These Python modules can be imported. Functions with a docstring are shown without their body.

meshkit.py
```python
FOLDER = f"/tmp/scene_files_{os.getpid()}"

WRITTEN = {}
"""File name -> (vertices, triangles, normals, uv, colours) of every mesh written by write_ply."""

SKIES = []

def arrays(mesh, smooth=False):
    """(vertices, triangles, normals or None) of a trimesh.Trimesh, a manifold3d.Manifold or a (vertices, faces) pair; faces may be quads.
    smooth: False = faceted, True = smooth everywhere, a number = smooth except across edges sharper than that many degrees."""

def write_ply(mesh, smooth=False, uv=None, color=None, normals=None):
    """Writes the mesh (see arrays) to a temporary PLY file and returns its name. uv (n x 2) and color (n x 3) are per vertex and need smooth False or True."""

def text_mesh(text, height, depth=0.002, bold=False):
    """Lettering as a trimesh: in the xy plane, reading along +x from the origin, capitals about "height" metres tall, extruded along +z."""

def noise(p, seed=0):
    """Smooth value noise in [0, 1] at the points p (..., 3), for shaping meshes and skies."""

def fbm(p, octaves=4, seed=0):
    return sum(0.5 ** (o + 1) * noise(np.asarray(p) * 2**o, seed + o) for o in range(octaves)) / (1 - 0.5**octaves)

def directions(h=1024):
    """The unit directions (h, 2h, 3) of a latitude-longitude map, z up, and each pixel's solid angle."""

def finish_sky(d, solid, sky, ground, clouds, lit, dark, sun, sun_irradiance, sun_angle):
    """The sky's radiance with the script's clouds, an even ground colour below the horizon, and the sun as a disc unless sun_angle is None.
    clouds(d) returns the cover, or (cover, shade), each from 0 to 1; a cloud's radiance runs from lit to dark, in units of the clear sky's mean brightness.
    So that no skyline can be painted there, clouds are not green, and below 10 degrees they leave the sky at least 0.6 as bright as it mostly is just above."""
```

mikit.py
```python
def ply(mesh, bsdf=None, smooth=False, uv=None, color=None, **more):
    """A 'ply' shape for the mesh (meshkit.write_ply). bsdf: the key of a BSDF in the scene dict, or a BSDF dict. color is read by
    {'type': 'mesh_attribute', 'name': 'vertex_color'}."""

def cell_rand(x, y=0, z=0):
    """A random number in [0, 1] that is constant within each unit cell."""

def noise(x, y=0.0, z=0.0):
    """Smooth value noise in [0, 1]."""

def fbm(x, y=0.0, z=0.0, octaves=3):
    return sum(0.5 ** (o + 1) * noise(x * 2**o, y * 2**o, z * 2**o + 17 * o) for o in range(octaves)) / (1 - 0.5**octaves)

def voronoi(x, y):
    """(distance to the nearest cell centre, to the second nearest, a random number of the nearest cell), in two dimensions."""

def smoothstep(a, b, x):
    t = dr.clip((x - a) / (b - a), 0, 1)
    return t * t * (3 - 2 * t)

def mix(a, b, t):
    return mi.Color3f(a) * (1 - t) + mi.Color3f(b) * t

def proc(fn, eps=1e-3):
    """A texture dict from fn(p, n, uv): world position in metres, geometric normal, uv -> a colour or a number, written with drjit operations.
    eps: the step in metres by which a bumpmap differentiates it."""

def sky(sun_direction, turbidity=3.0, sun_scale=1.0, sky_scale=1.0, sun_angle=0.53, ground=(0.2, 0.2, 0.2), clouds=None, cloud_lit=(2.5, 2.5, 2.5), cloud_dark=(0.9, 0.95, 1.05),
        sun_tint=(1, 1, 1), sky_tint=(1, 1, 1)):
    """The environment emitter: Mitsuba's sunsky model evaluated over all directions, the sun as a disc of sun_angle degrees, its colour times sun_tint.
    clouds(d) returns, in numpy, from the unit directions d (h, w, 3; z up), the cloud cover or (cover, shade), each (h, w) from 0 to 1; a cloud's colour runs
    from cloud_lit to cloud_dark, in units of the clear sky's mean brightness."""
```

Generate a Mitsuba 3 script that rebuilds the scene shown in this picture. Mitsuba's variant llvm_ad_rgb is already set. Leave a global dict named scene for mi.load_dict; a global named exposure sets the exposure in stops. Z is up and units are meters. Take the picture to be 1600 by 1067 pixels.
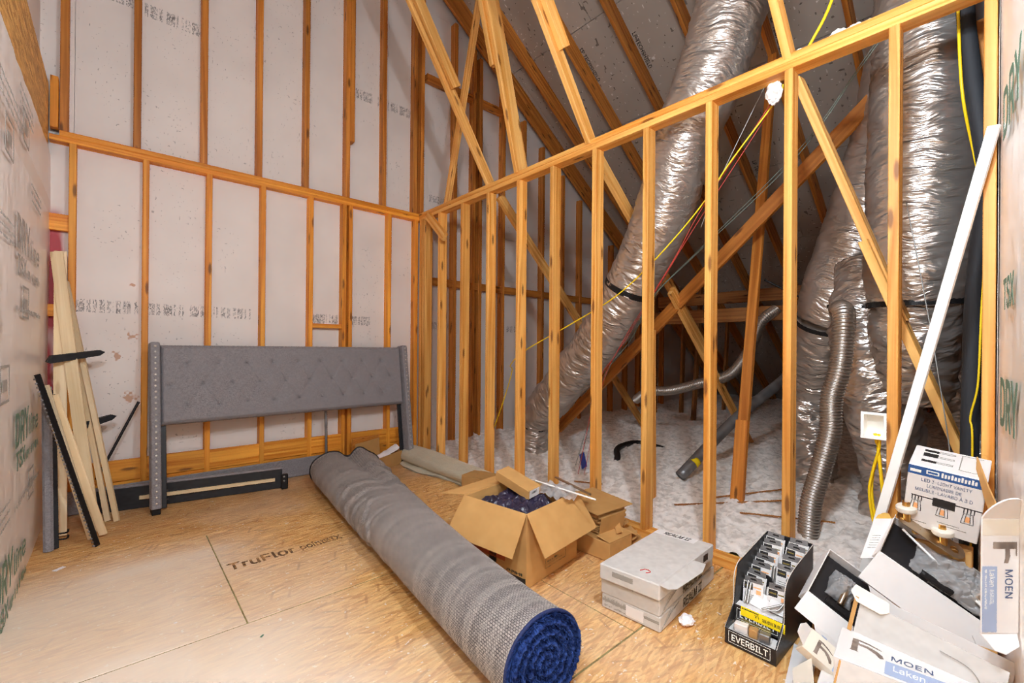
import math, random
import numpy as np, trimesh, drjit as dr, mitsuba as mi, mikit, meshkit
from mikit import noise, fbm, voronoi, cell_rand, smoothstep, mix
from mitsuba import ScalarTransform4f as T
import manifold3d as m3

scene, labels = {}, {}
PI = math.pi

# ------------------------------------------------------------------ camera, light, exposure
CAM_Z, YAW, PITCH, ROLL, FPX, CY = 1.2, 0.7262, 0.0016, 0.0091, 695.8, 543.64
_fw = np.array([math.sin(YAW) * math.cos(PITCH), math.cos(YAW) * math.cos(PITCH), math.sin(PITCH)])
_r = np.array([math.cos(YAW), -math.sin(YAW), 0.0])
_u = np.cross(_r, _fw)
_up = -_r * math.sin(ROLL) + _u * math.cos(ROLL)
scene['camera'] = {'type': 'perspective', 'fov': math.degrees(2 * math.atan(800 / FPX)), 'fov_axis': 'x', 'near_clip': 0.02, 'far_clip': 100.0,
                   'principal_point_offset_y': -(CY - 533.5) / 1067.0,
                   'to_world': T().look_at(origin=[0, 0, CAM_Z], target=(np.array([0, 0, CAM_Z]) + _fw).tolist(), up=_up.tolist())}
exposure = -0.24
LAMP = (0.95, 0.25, 2.62)  # unseen lamp above the view, lights the room from the right
LAMP_POWER = 1250.0
LAMP_COLOR = (1.0, 1.15, 1.30)
LAMP2 = (-0.13, 0.14, 2.35)  # added fill lamp behind the camera, out of view
LAMP2_POWER = 430.0

# ------------------------------------------------------------------ helpers
rng = random.Random(7)
nrng = np.random.default_rng(7)


def V(*a):
    return np.array(a, float)


def unit(v):
    v = np.asarray(v, float)
    return v / np.linalg.norm(v)


def key(name):
    if name not in scene and name not in _used:
        _used.add(name)
        return name
    k = 1
    while f"{name}_{k:03d}" in _used:
        k += 1
    _used.add(f"{name}_{k:03d}")
    return f"{name}_{k:03d}"


_used = set()


def thing(name, label, cat, group=None, kind=None):
    k = key(name)
    labels[k] = {'label': label, 'category': cat}
    if group: labels[k]['group'] = group
    if kind: labels[k]['kind'] = kind
    return k


def struct(name):
    k = key(name)
    labels[k] = {'kind': 'structure'}
    return k


def put(k, mesh, bsdf, smooth=False, uv=None, **more):
    """One entry of the scene; a (v, f, uv) triple carries its own uv."""
    if isinstance(mesh, tuple) and len(mesh) == 3:
        mesh, uv = (mesh[0], mesh[1]), mesh[2]
    scene[k] = mikit.ply(mesh, bsdf, smooth, uv=uv if smooth is True or smooth is False else None, **more)
    return k


def part(parent, name, mesh, bsdf, smooth=False, uv=None, label=None, kind=None, **more):
    k = key(parent + '__' + name)
    put(k, mesh, bsdf, smooth, uv, **more)
    if label or kind:
        labels[k] = {}
        if label: labels[k]['label'] = label
        if kind: labels[k]['kind'] = kind
    return k


def single(name, mesh, bsdf, label, cat, group=None, smooth=False, kind=None, uv=None):
    k = thing(name, label, cat, group, kind)
    return put(k, mesh, bsdf, smooth, uv)


def cat(*ms):
    """Joins (v, f[, uv]) tuples or trimeshes into one (v, f[, uv])."""
    vs, fs, us, n = [], [], [], 0
    for m in ms:
        if isinstance(m, trimesh.Trimesh):
            m = (np.array(m.vertices), np.array(m.faces))
        f = np.asarray(m[1])
        if f.shape[1] == 4:
            f = np.vstack([f[:, [0, 1, 2]], f[:, [0, 2, 3]]])
        vs.append(np.asarray(m[0], float)); fs.append(f + n); n += len(m[0])
        us.append(m[2] if len(m) == 3 else np.zeros((len(m[0]), 2)))
    return np.vstack(vs), np.vstack(fs), np.vstack(us)


_board_n = [0]


def board(p0, p1, w, h, side=None, ch=0.0025, cuts=(0.0, 0.0)):
    """A sawn board from p0 to p1; w along the side vector, h across it; edges eased; uv runs along the length and round the section.
    cuts: how far the +h side is longer at each end (a bevelled end cut)."""
    p0, p1 = V(*p0), V(*p1)
    a = unit(p1 - p0)
    if side is None:
        side = V(0, 1, 0) if abs(a[1]) < 0.9 else V(1, 0, 0)
    s = unit(np.asarray(side, float) - a * np.dot(side, a))
    t = np.cross(a, s)
    c = ch
    W, Hh = w / 2, h / 2
    sec = [(-W + c, -Hh), (W - c, -Hh), (W, -Hh + c), (W, Hh - c), (W - c, Hh), (-W + c, Hh), (-W, Hh - c), (-W, -Hh + c), (-W + c, -Hh)]
    per = np.concatenate([[0], np.cumsum([math.hypot(sec[i + 1][0] - sec[i][0], sec[i + 1][1] - sec[i][1]) for i in range(8)])])
    L = np.linalg.norm(p1 - p0)
    _board_n[0] += 1
    uo, vo = 50.0 * (_board_n[0] * 37 % 101) , 3.7 * (_board_n[0] * 13 % 29)
    v, uv = [], []
    for k, p in enumerate((p0, p1)):
        for j, (x, y) in enumerate(sec):
            v.append(p + s * x + t * y + a * (cuts[k] * (y / h) * (1 if k else 1)))
            uv.append((uo + k * L, vo + per[j]))
    f = []
    for j in range(8):
        f += [[j, j + 1, 9 + j + 1], [j, 9 + j + 1, 9 + j]]
    # end caps
    for k, p in enumerate((p0, p1)):
        b = len(v)
        for j in range(8):
            x, y = sec[j]
            v.append(v[k * 9 + j].copy()); uv.append((uo + 20 + x, vo + y))
        for j in range(1, 7):
            f.append([b, b + j + 1, b + j] if k == 0 else [b, b + j, b + j + 1])
    v = np.array(v)
    # face orientation outward
    f = np.array(f)
    cen = v.mean(0)
    tri = v[f]
    nn = np.cross(tri[:, 1] - tri[:, 0], tri[:, 2] - tri[:, 0])
    flip = ((tri.mean(1) - cen) * nn).sum(1) < 0
    f[flip] = f[flip][:, ::-1]
    return v, f, np.array(uv)


def frame_box(o, u, v, w, ch=0.002):
    """A box with one corner at o and edge vectors u, v, w, its edges chamfered."""
    o, u, v, w = (np.asarray(q, float) for q in (o, u, v, w))
    pts = []
    L = [np.linalg.norm(q) for q in (u, v, w)]
    c = min(ch, 0.3 * min(L))
    for a in (0, 1):
        for b in (0, 1):
            for d in (0, 1):
                base = np.array([a, b, d], float)
                for k in range(3):
                    q = base * 1.0
                    for j in range(3):
                        if j != k:
                            q[j] = q[j] + (c / L[j]) * (1 if q[j] == 0 else -1)
                    pts.append(o + u * q[0] + v * q[1] + w * q[2])
    return trimesh.convex.convex_hull(np.array(pts))


def cbox(c, size, ch=0.002, rz=0.0, R=None):
    if R is None:
        R = np.array([[math.cos(rz), -math.sin(rz), 0], [math.sin(rz), math.cos(rz), 0], [0, 0, 1]])
    u, v, w = (R[:, k] * size[k] for k in range(3))
    return frame_box(np.asarray(c, float) - (u + v + w) / 2, u, v, w, ch)


def slab(o, u, v, t, ch=0.0006):
    """A sheet: parallelogram o, o+u, o+v with thickness t along u x v."""
    return frame_box(o, u, v, unit(np.cross(u, v)) * t, ch)


def poly_sheet(poly, o, u, v, t):
    """A sheet cut to a 2D outline (in metres along unit vectors u, v) with thickness t along u x v."""
    from shapely.geometry import Polygon
    m = trimesh.creation.extrude_polygon(Polygon(poly), t, engine='earcut')
    u, v = unit(u), unit(v)
    n = unit(np.cross(u, v))
    M = np.stack([u, v, n], 1)
    return trimesh.Trimesh(np.asarray(m.vertices) @ M.T + np.asarray(o, float), m.faces, process=False)


def spline(pts, n):
    """Catmull-Rom through the points, n samples (extra columns, such as a radius, ride along)."""
    P = np.asarray(pts, float)
    P = np.vstack([2 * P[0] - P[1], P, 2 * P[-1] - P[-2]])
    d = np.concatenate([[0], np.cumsum(np.maximum(np.linalg.norm(np.diff(P[1:-1, :3], axis=0), axis=1), 1e-6))])
    out = []
    for s in np.linspace(0, d[-1], n):
        i = min(np.searchsorted(d, s, 'right') - 1, len(d) - 2)
        t = (s - d[i]) / (d[i + 1] - d[i])
        a, b, c, e = P[i], P[i + 1], P[i + 2], P[i + 3]
        out.append(0.5 * (2 * b + (c - a) * t + (2 * a - 5 * b + 4 * c - e) * t * t + (3 * b - a - 3 * c + e) * t ** 3))
    return np.array(out)


def frames(P):
    t = np.gradient(P, axis=0)
    t /= np.linalg.norm(t, axis=1, keepdims=True)
    n = np.cross(t[0], [0.3, 0.9, 0.2]); n /= np.linalg.norm(n)
    N = []
    for k in range(len(P)):
        n = n - t[k] * np.dot(n, t[k]); n /= np.linalg.norm(n)
        N.append(n)
    N = np.array(N)
    return t, N, np.cross(t, N)


def tube(pts, r=None, n=60, seg=10, disp=None, caps=True):
    """A tube through the points (x, y, z[, r]); disp(s, ang, P) adds to the radius. Returns (v, f, uv)."""
    P = spline(pts, n)
    R = P[:, 3] if P.shape[1] > 3 else np.full(n, r)
    P = P[:, :3]
    t, N, B = frames(P)
    ang = np.linspace(0, 2 * PI, seg, endpoint=False)
    s = np.concatenate([[0], np.cumsum(np.linalg.norm(np.diff(P, axis=0), axis=1))])
    rad = np.repeat(R[:, None], seg, 1)
    if disp is not None:
        rad = rad + disp(s[:, None], ang[None, :], P)
    v = P[:, None] + rad[..., None] * (np.cos(ang)[None, :, None] * N[:, None] + np.sin(ang)[None, :, None] * B[:, None])
    v = v.reshape(-1, 3)
    i = np.arange(n - 1)[:, None] * seg; j = np.arange(seg)[None, :]; jn = (j + 1) % seg
    f = np.stack([i + j, i + jn, i + seg + jn, i + seg + j], -1).reshape(-1, 4)
    f = np.vstack([f[:, [0, 1, 2]], f[:, [0, 2, 3]]])
    uv = np.stack([np.repeat(s, seg), np.tile(ang / (2 * PI), n)], 1)
    if caps:
        b = len(v)
        v = np.vstack([v, P[0], P[-1]]); uv = np.vstack([uv, [0, 0], [s[-1], 0]])
        jj = np.arange(seg)
        f = np.vstack([f, np.stack([np.full(seg, b), (jj + 1) % seg, jj], 1), np.stack([np.full(seg, b + 1), (n - 1) * seg + jj, (n - 1) * seg + (jj + 1) % seg], 1)])
    return v, f, uv


def grid_mesh(P, flip=False):
    """(v, f, uv) of a grid of points (a, b, 3)."""
    a, b = P.shape[:2]
    idx = np.arange(a * b).reshape(a, b)
    f = np.stack([idx[:-1, :-1], idx[1:, :-1], idx[1:, 1:], idx[:-1, 1:]], -1).reshape(-1, 4)
    if flip: f = f[:, ::-1]
    f = np.vstack([f[:, [0, 1, 2]], f[:, [0, 2, 3]]])
    uu, vv = np.meshgrid(np.linspace(0, 1, a), np.linspace(0, 1, b), indexing='ij')
    return P.reshape(-1, 3), f, np.stack([uu.ravel(), vv.ravel()], 1)


def lettering(text, height, o, u, v, depth=0.0006, width=None, bold=False, slant=0.0, narrow=None):
    """Raised print: reads along u, capitals "height" tall along v, standing off along u x v."""
    m = meshkit.text_mesh(text, height, depth, bold)
    q = np.array(m.vertices)
    q[:, 0] += slant * q[:, 1]
    if width is not None:
        q[:, 0] *= width / max(q[:, 0].max(), 1e-9)
    u, v = unit(u), unit(v)
    n = unit(np.cross(u, v))
    return trimesh.Trimesh(np.asarray(o, float) + q[:, :1] * u + q[:, 1:2] * v + q[:, 2:3] * n, m.faces, process=False)


def fineprint(o, u, v, width, h, seed=1, depth=0.0005):
    """A line of print too small to read: a row of short raised strokes along u."""
    r = random.Random(seed)
    u, v = unit(u), unit(v)
    n = unit(np.cross(u, v))
    out, x = [], 0.0
    while x < width:
        w = h * r.uniform(.25, .6)
        if r.random() > .16:
            a = r.choice((0, 0, .35)); b = r.choice((1, 1, .65))
            out.append(frame_box(np.asarray(o, float) + u * x + v * h * a, u * min(w, max(width - x, 1e-4)), v * h * max(b - a, .3), n * depth, .0001))
        x += w + h * .22
    return trimesh.util.concatenate(out)


def lathe(profile, o, axis, seg=24):
    """Revolves (r, h) about the axis through o."""
    axis = unit(axis)
    a = unit(np.cross(axis, [0.31, 0.2, 0.93])); b = np.cross(axis, a)
    ang = np.linspace(0, 2 * PI, seg, endpoint=False)
    pr = np.array(profile, float)
    v = np.asarray(o, float) + pr[:, None, 1:2] * axis + pr[:, None, 0:1] * (np.cos(ang)[None, :, None] * a + np.sin(ang)[None, :, None] * b)
    n = len(pr)
    i = np.arange(n - 1)[:, None] * seg; j = np.arange(seg)[None, :]; jn = (j + 1) % seg
    f = np.stack([i + j, i + jn, i + seg + jn, i + seg + j], -1).reshape(-1, 4)
    return trimesh.Trimesh(v.reshape(-1, 3), np.vstack([f[:, [0, 1, 2]], f[:, [0, 2, 3]]]), process=False)


# ------------------------------------------------------------------ materials
def lin(r, g, b):
    """sRGB 0-255 to linear."""
    return tuple(float(((c / 255 + 0.055) / 1.055) ** 2.4 if c > 10 else c / 255 / 12.92) for c in (r, g, b))


def mat(name, base, rough=0.6, metal=0.0, spec=0.4, **kw):
    col = mikit.proc(base) if callable(base) else {'type': 'rgb', 'value': list(base)}
    scene[name] = {'type': 'twosided', 'bsdf': {'type': 'principled', 'base_color': col, 'roughness': float(rough), 'metallic': float(metal), 'specular': float(spec), **kw}}
    return name


def bumped(name, base, height, scale, rough=0.6, metal=0.0, spec=0.4, eps=1e-3, **kw):
    col = mikit.proc(base) if callable(base) else {'type': 'rgb', 'value': list(base)}
    scene[name] = {'type': 'twosided', 'bsdf': {'type': 'bumpmap', 'tex': mikit.proc(height, eps), 'scale': float(scale),
                   'bsdf': {'type': 'principled', 'base_color': col, 'roughness': float(rough), 'metallic': float(metal), 'specular': float(spec), **kw}}}
    return name


def wood_fn(light, dark, knot, grain=55.0, contrast=1.0, knots=1.0):
    def fn(p, n, uv):
        u, v = uv.x, uv.y
        board_id = dr.floor(u / 50 + 0.3)
        tone = cell_rand(board_id, 3)
        warp = noise(u * 0.9, v * 7, 2) * 0.05
        g = fbm(u * 1.3, (v + warp) * grain, 1, 3)
        fine = noise(u * 6, v * 420, 5)
        t = dr.clip((g - 0.5) * 1.7 * contrast + 0.5 + (fine - 0.5) * 0.22, 0, 1)
        c = mix(light, dark, t)
        c = c * (0.82 + 0.32 * tone)
        d1, d2, w = voronoi(u * 2.1, v * 9.0)
        k = (1 - smoothstep(0.05, 0.14, d1)) * dr.select(w > 0.45, 1.0, 0.0) * knots
        c = mix(c, knot, k * 0.8)
        blotch = noise(u * 2.3 + 9, v * 3, 8)
        return c * (0.88 + 0.24 * blotch)
    return fn


W_STUD = mat('mat_stud', wood_fn(lin(240, 182, 98), lin(206, 128, 44), lin(100, 50, 14)), 0.55)
W_GABLE = mat('mat_gable_stud', wood_fn(lin(234, 162, 58), lin(196, 110, 18), lin(92, 44, 8)), 0.55)
W_DARK = mat('mat_stud_aged', wood_fn(lin(206, 134, 56), lin(160, 88, 24), lin(74, 36, 8)), 0.55)
W_PALE = mat('mat_pine_slat', wood_fn(lin(236, 214, 176), lin(216, 188, 142), lin(170, 120, 70), 40.0, 0.8, 0.5), 0.5)
W_OLD = mat('mat_old_wood', wood_fn(lin(168, 112, 56), lin(120, 70, 26), lin(60, 30, 8)), 0.6)  # browner wood, the dimness deep in the attic put into its colour
W_BRACE = mat('mat_brace', wood_fn(lin(236, 184, 108), lin(206, 136, 54), lin(106, 56, 16)), 0.55)


def osb_fn(c_light, c_mid, c_dark, scale=1.0, worn=True):
    def fn(p, n, uv):
        x, y = p.x * scale, p.y * scale
        wx = (noise(x * 3.1, y * 3.1, 1) - 0.5) * 0.5
        col = mi.Color3f(c_mid)
        for k, (a, sx, sy, am) in enumerate(((0.05, 13.0, 95.0, 0.75), (-0.20, 17.0, 120.0, 0.6), (0.22, 15.0, 105.0, 0.5))):
            ca, sa = math.cos(a), math.sin(a)
            q, r = ca * x + sa * y, -sa * x + ca * y + wx * 0.03
            d1, d2, w = voronoi(q * sx + 13 * k, r * sy)
            tone = mix(c_dark, c_light, w)
            strong = dr.select(cell_rand(w * 977, k) > 0.35, am, am * 0.25)
            col = mix(col, tone, strong)
            col = mix(col, c_dark, (1 - smoothstep(0.0, 0.10, d2 - d1)) * 0.22)
        for k, (a, sx, sy, lim) in enumerate(((0.35, 9.0, 62.0, 0.965), (-0.6, 10.0, 70.0, 0.977), (1.2, 11.0, 66.0, 0.985))):
            ca, sa = math.cos(a), math.sin(a)
            q, r = (ca * x + sa * y) * sx + 31 * k, (-sa * x + ca * y) * sy
            iq, ir = dr.floor(q), dr.floor(r)
            inside = smoothstep(0.5, 0.38, dr.abs(q - iq - 0.5)) * smoothstep(0.5, 0.3, dr.abs(r - ir - 0.5))
            col = mix(col, mix(c_dark, (0.25, 0.13, 0.06), cell_rand(iq, ir, 5) * 0.6), inside * dr.select(cell_rand(iq, ir, k + 11) > lim, 0.55, 0.0))
        g = noise(x * 14, y * 160, 4)
        col = col * (0.9 + 0.2 * g)
        if worn:
            # paler at the left front, browner towards the far wall
            w = fbm(p.x * 1.3 + 4, p.y * 1.6, 2, 4)
            near = smoothstep(0.95, 0.15, p.x + 0.5 * (noise(p.x * 2, p.y * 2, 6) - 0.5)) * smoothstep(3.6, 2.9, p.y)
            col = mix(col, lin(240, 224, 204), dr.clip(near * (0.55 + 0.5 * w) + dr.clip((w - 0.5) * 1.2, 0, 0.2), 0, 0.9))
            spk = fbm(p.x * 60, p.y * 75, 3, 2)
            col = mix(col, lin(240, 230, 214), smoothstep(0.80, 0.88, spk) * 0.7)
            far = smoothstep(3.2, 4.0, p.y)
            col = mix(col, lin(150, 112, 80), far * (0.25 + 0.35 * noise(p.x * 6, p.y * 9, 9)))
        return col
    return fn


M_FLOOR = mat('mat_osb_floor', osb_fn(lin(238, 196, 130), lin(222, 168, 98), lin(178, 112, 48)), 0.55, spec=0.3)
M_SEAM = mat('mat_seam', lambda p, n, uv: mix(lin(150, 140, 92), lin(110, 92, 60), noise(p.x * 30, p.y * 30, 1)), 0.8)


def lvl_fn(p, n, uv):
    a = noise(p.y * 5, p.z * 60, 3)
    d1, d2, w = voronoi(p.y * 14, p.z * 85)
    return mix(lin(222, 170, 92), lin(172, 118, 54), w) * (0.8 + 0.3 * a)


M_LVL = mat('mat_lvl', lvl_fn, 0.6)

# print stamps on the insulation boards: x0, x1, z0, z1 (the maker's marks on the sheets behind the studs, too small to read)
STAMPS = [(-0.235, -0.02, 1.44, 1.535), (-0.005, 0.16, 1.44, 1.535), (0.16, 0.42, 1.44, 1.53), (0.45, 0.58, 1.44, 1.53), (0.61, 0.89, 1.44, 1.53),
          (1.42, 1.66, 1.43, 1.52), (1.80, 2.05, 1.43, 1.52), (0.14, 0.50, 3.77, 3.87), (-0.25, 0.10, 3.79, 3.89), (1.82, 2.44, 3.77, 3.87),
          (2.75, 3.0, 1.42, 1.5), (3.1, 3.4, 2.9, 2.98), (2.7, 3.1, 2.9, 2.98), (3.9, 4.3, 1.42, 1.5)]


def foam_fn(p, n, uv):
    base = mix(lin(226, 217, 209), lin(212, 202, 194), fbm(p.x * 3, p.z * 3, 1, 3))
    sp = noise(p.x * 85, p.z * 85, 5)
    cl = noise(p.x * 3.1, p.z * 2.4, 7)
    base = mix(base, lin(96, 88, 82), smoothstep(0.915, 0.94, sp) * smoothstep(0.52, 0.66, cl) * 0.5)
    ink = mi.Float(0)
    for (x0, x1, z0, z1) in STAMPS:
        inside = dr.select((p.x > x0) & (p.x < x1) & (p.z > z0) & (p.z < z1), 1.0, 0.0)
        ink = dr.maximum(ink, inside)
    col_on = cell_rand(dr.floor(p.x * 90), 1, 2)
    rows = cell_rand(dr.floor(p.x * 260), dr.floor(p.z * 95), 4)
    ink = ink * dr.select(col_on > 0.28, 1.0, 0.0) * dr.select(rows > 0.52, 1.0, 0.0) * (0.35 + 0.5 * noise(p.x * 22, p.z * 30, 9))
    base = mix(base, lin(44, 42, 46), ink)
    # rusty rubbed spots
    for (sx, sz, r) in ((0.0, 1.123, 0.03), (0.091, 1.271, 0.03), (0.085, 0.80, 0.045), (0.09, 1.66, 0.02)):
        d = dr.sqrt(dr.square(p.x - sx) + dr.square(p.z - sz)) + (noise(p.x * 60, p.z * 60, 2) - 0.5) * 0.05
        base = mix(base, lin(176, 122, 82), (1 - smoothstep(r * 0.5, r, d)) * 0.75)
    # red marking paint in the narrow bay at the left corner
    rx = smoothstep(-0.285, -0.345, p.x + 0.06 * (noise(p.z * 5, 3, 1) - 0.5)) * smoothstep(2.2, 2.02, p.z) * smoothstep(0.2, 0.6, p.z)
    rn = fbm(p.x * 9, p.z * 4.0, 3, 3)
    base = mix(base, lin(168, 30, 44), dr.clip(rx * (rn * 2.4 + 0.1), 0, 0.95))
    return base


M_FOAM = mat('mat_foam_board', foam_fn, 0.5, spec=0.3)


def roof_fn(p, n, uv):
    c = mix(lin(178, 166, 154), lin(158, 146, 134), fbm(p.x * 2.5, p.y * 2.5, 1, 3))
    s = noise(p.x * 36, p.y * 36, 2)
    c = mix(c, lin(70, 60, 52), smoothstep(0.89, 0.93, s) * 0.7)
    s2 = noise(p.x * 42 + 9, p.y * 42, 6)
    return mix(c, lin(226, 220, 214), smoothstep(0.92, 0.95, s2) * 0.8)


M_ROOF = bumped('mat_foil_sheathing', roof_fn, lambda p, n, uv: noise(p.x * 90, p.y * 90, p.z * 90), 0.0012, 0.5, 0.05, 0.4, eps=2e-3)


def ins_fn(p, n, uv):
    a = fbm(p.x * 30, p.y * 30, p.z * 30, 3)
    return mix(lin(206, 198, 189), lin(244, 237, 229), smoothstep(0.25, 0.65, a))


M_INS = bumped('mat_loose_insulation', ins_fn, lambda p, n, uv: fbm(p.x * 48, p.y * 48, p.z * 48, 3), 0.022, 0.95, spec=0.1, eps=2e-3)


def wrap_fn(p, n, uv):
    c = mix(lin(234, 226, 218), lin(222, 213, 205), fbm(p.y * 4, p.z * 2.2, p.x * 4, 3))
    tape = smoothstep(0.0, 0.02, 0.06 - dr.abs(p.z - 2.16))
    c = mix(c, lin(206, 176, 146), tape * 0.35 * smoothstep(2.0, 2.4, p.y))
    return c


M_WRAP = bumped('mat_house_wrap_film', wrap_fn, lambda p, n, uv: fbm(p.y * 16 + p.x * 3, p.z * 5.5, 2, 3), 0.012, 0.28, spec=0.5, eps=3e-3, clearcoat=0.6, clearcoat_gloss=0.85)
M_INK_GREEN = mat('mat_print_green', lin(88, 118, 100), 0.5)
M_INK_GRAY = mat('mat_print_gray', lin(150, 146, 138), 0.5)
M_INK_FLOOR = mat('mat_print_floor', lambda p, n, uv: mix(lin(96, 70, 46), lin(170, 124, 76), smoothstep(0.45, 0.6, fbm(p.x * 60, p.y * 60, 1, 2))), 0.7)
M_INK_BLACK = mat('mat_print_black', lin(34, 32, 32), 0.5)
M_INK_BLUEGRAY = mat('mat_print_bluegray', lin(70, 84, 116), 0.5)
M_WHITE_PRINT = mat('mat_print_white', lin(240, 240, 236), 0.5)


def fabric_fn(p, n, uv):
    a = noise(p.x * 420, p.y * 420, p.z * 420)
    b = noise(p.x * 150, p.y * 150, p.z * 150)
    return mix(lin(100, 97, 100), lin(158, 153, 154), dr.clip(a * 0.75 + b * 0.5 - 0.15, 0, 1))


M_FABRIC = mat('mat_gray_linen', fabric_fn, 0.9, spec=0.15, sheen=0.3)
M_NAIL = mat('mat_nailhead', lin(226, 222, 214), 0.25, 0.9)
M_BLACKWOOD = mat('mat_black_board', lambda p, n, uv: mix(lin(36, 38, 42), lin(26, 27, 30), noise(p.x * 40, p.y * 40, p.z * 60)), 0.45)
M_BLACK = mat('mat_black_plastic', lin(24, 23, 24), 0.45, spec=0.25)
M_BLACKCARD = mat('mat_black_card', lin(30, 29, 31), 0.4)
M_STEEL = mat('mat_steel', lin(190, 188, 184), 0.3, 0.9)
M_BRASS = mat('mat_brass', lin(206, 160, 92), 0.25, 1.0)
M_NICKEL = mat('mat_brushed_nickel', lin(188, 172, 150), 0.28, 1.0)


def ruback_fn(p, n, uv):
    # woven backing: uv.x along the rug (m), uv.y round it (m)
    u, v = uv.x, uv.y
    r = dr.floor(v * 105)
    k = u * 75 + 0.5 * (r - 2 * dr.floor(r / 2))
    fu, fv = k - dr.floor(k), v * 105 - r
    th = dr.select((fu > 0.22) & (fv > 0.25), 1.0, 0.0)
    big = fbm(u * 2.0, v * 3.0, 1, 3)
    # paler lines where the pile seams run round the roll
    s = u * 42 + 0.4 * noise(u * 3, v * 2, 1)
    pick = cell_rand(dr.floor(s), 1, 2)
    prof = smoothstep(0.0, 0.3, 0.5 - dr.abs(s - dr.floor(s) - 0.5))
    line = dr.select(pick > 0.62, 1.0, 0.0) * prof
    shade = dr.select(pick < 0.3, 1.0, 0.0) * prof
    c = mix(lin(62, 55, 57), lin(200, 190, 182), th * (0.42 + 0.42 * cell_rand(dr.floor(k), r)))
    row = cell_rand(dr.floor(u * 75 * 0.5), 7)
    c = c * (0.80 + 0.3 * big) * (0.9 + 0.2 * row)
    return mix(c, lin(214, 205, 196), line * 0.16) * (1 - 0.13 * shade)


M_RUGBACK = mat('mat_rug_backing', ruback_fn, 0.9, spec=0.1)
M_RUGBLUE = mat('mat_blue_shag', lambda p, n, uv: mix(lin(14, 26, 70), lin(52, 78, 142), noise(p.x * 90, p.y * 90, p.z * 90)), 0.9, spec=0.1, sheen=0.4)
M_NAVY = mat('mat_navy_binding', lin(34, 44, 84), 0.8)
M_PAD = mat('mat_felt_pad', lambda p, n, uv: mix(lin(202, 194, 172), lin(178, 168, 146), noise(p.x * 160, p.y * 160, p.z * 160) * 0.6 + 0.4 * fbm(p.x * 8, p.y * 8, p.z * 8, 2)), 0.95, spec=0.1)


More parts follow.
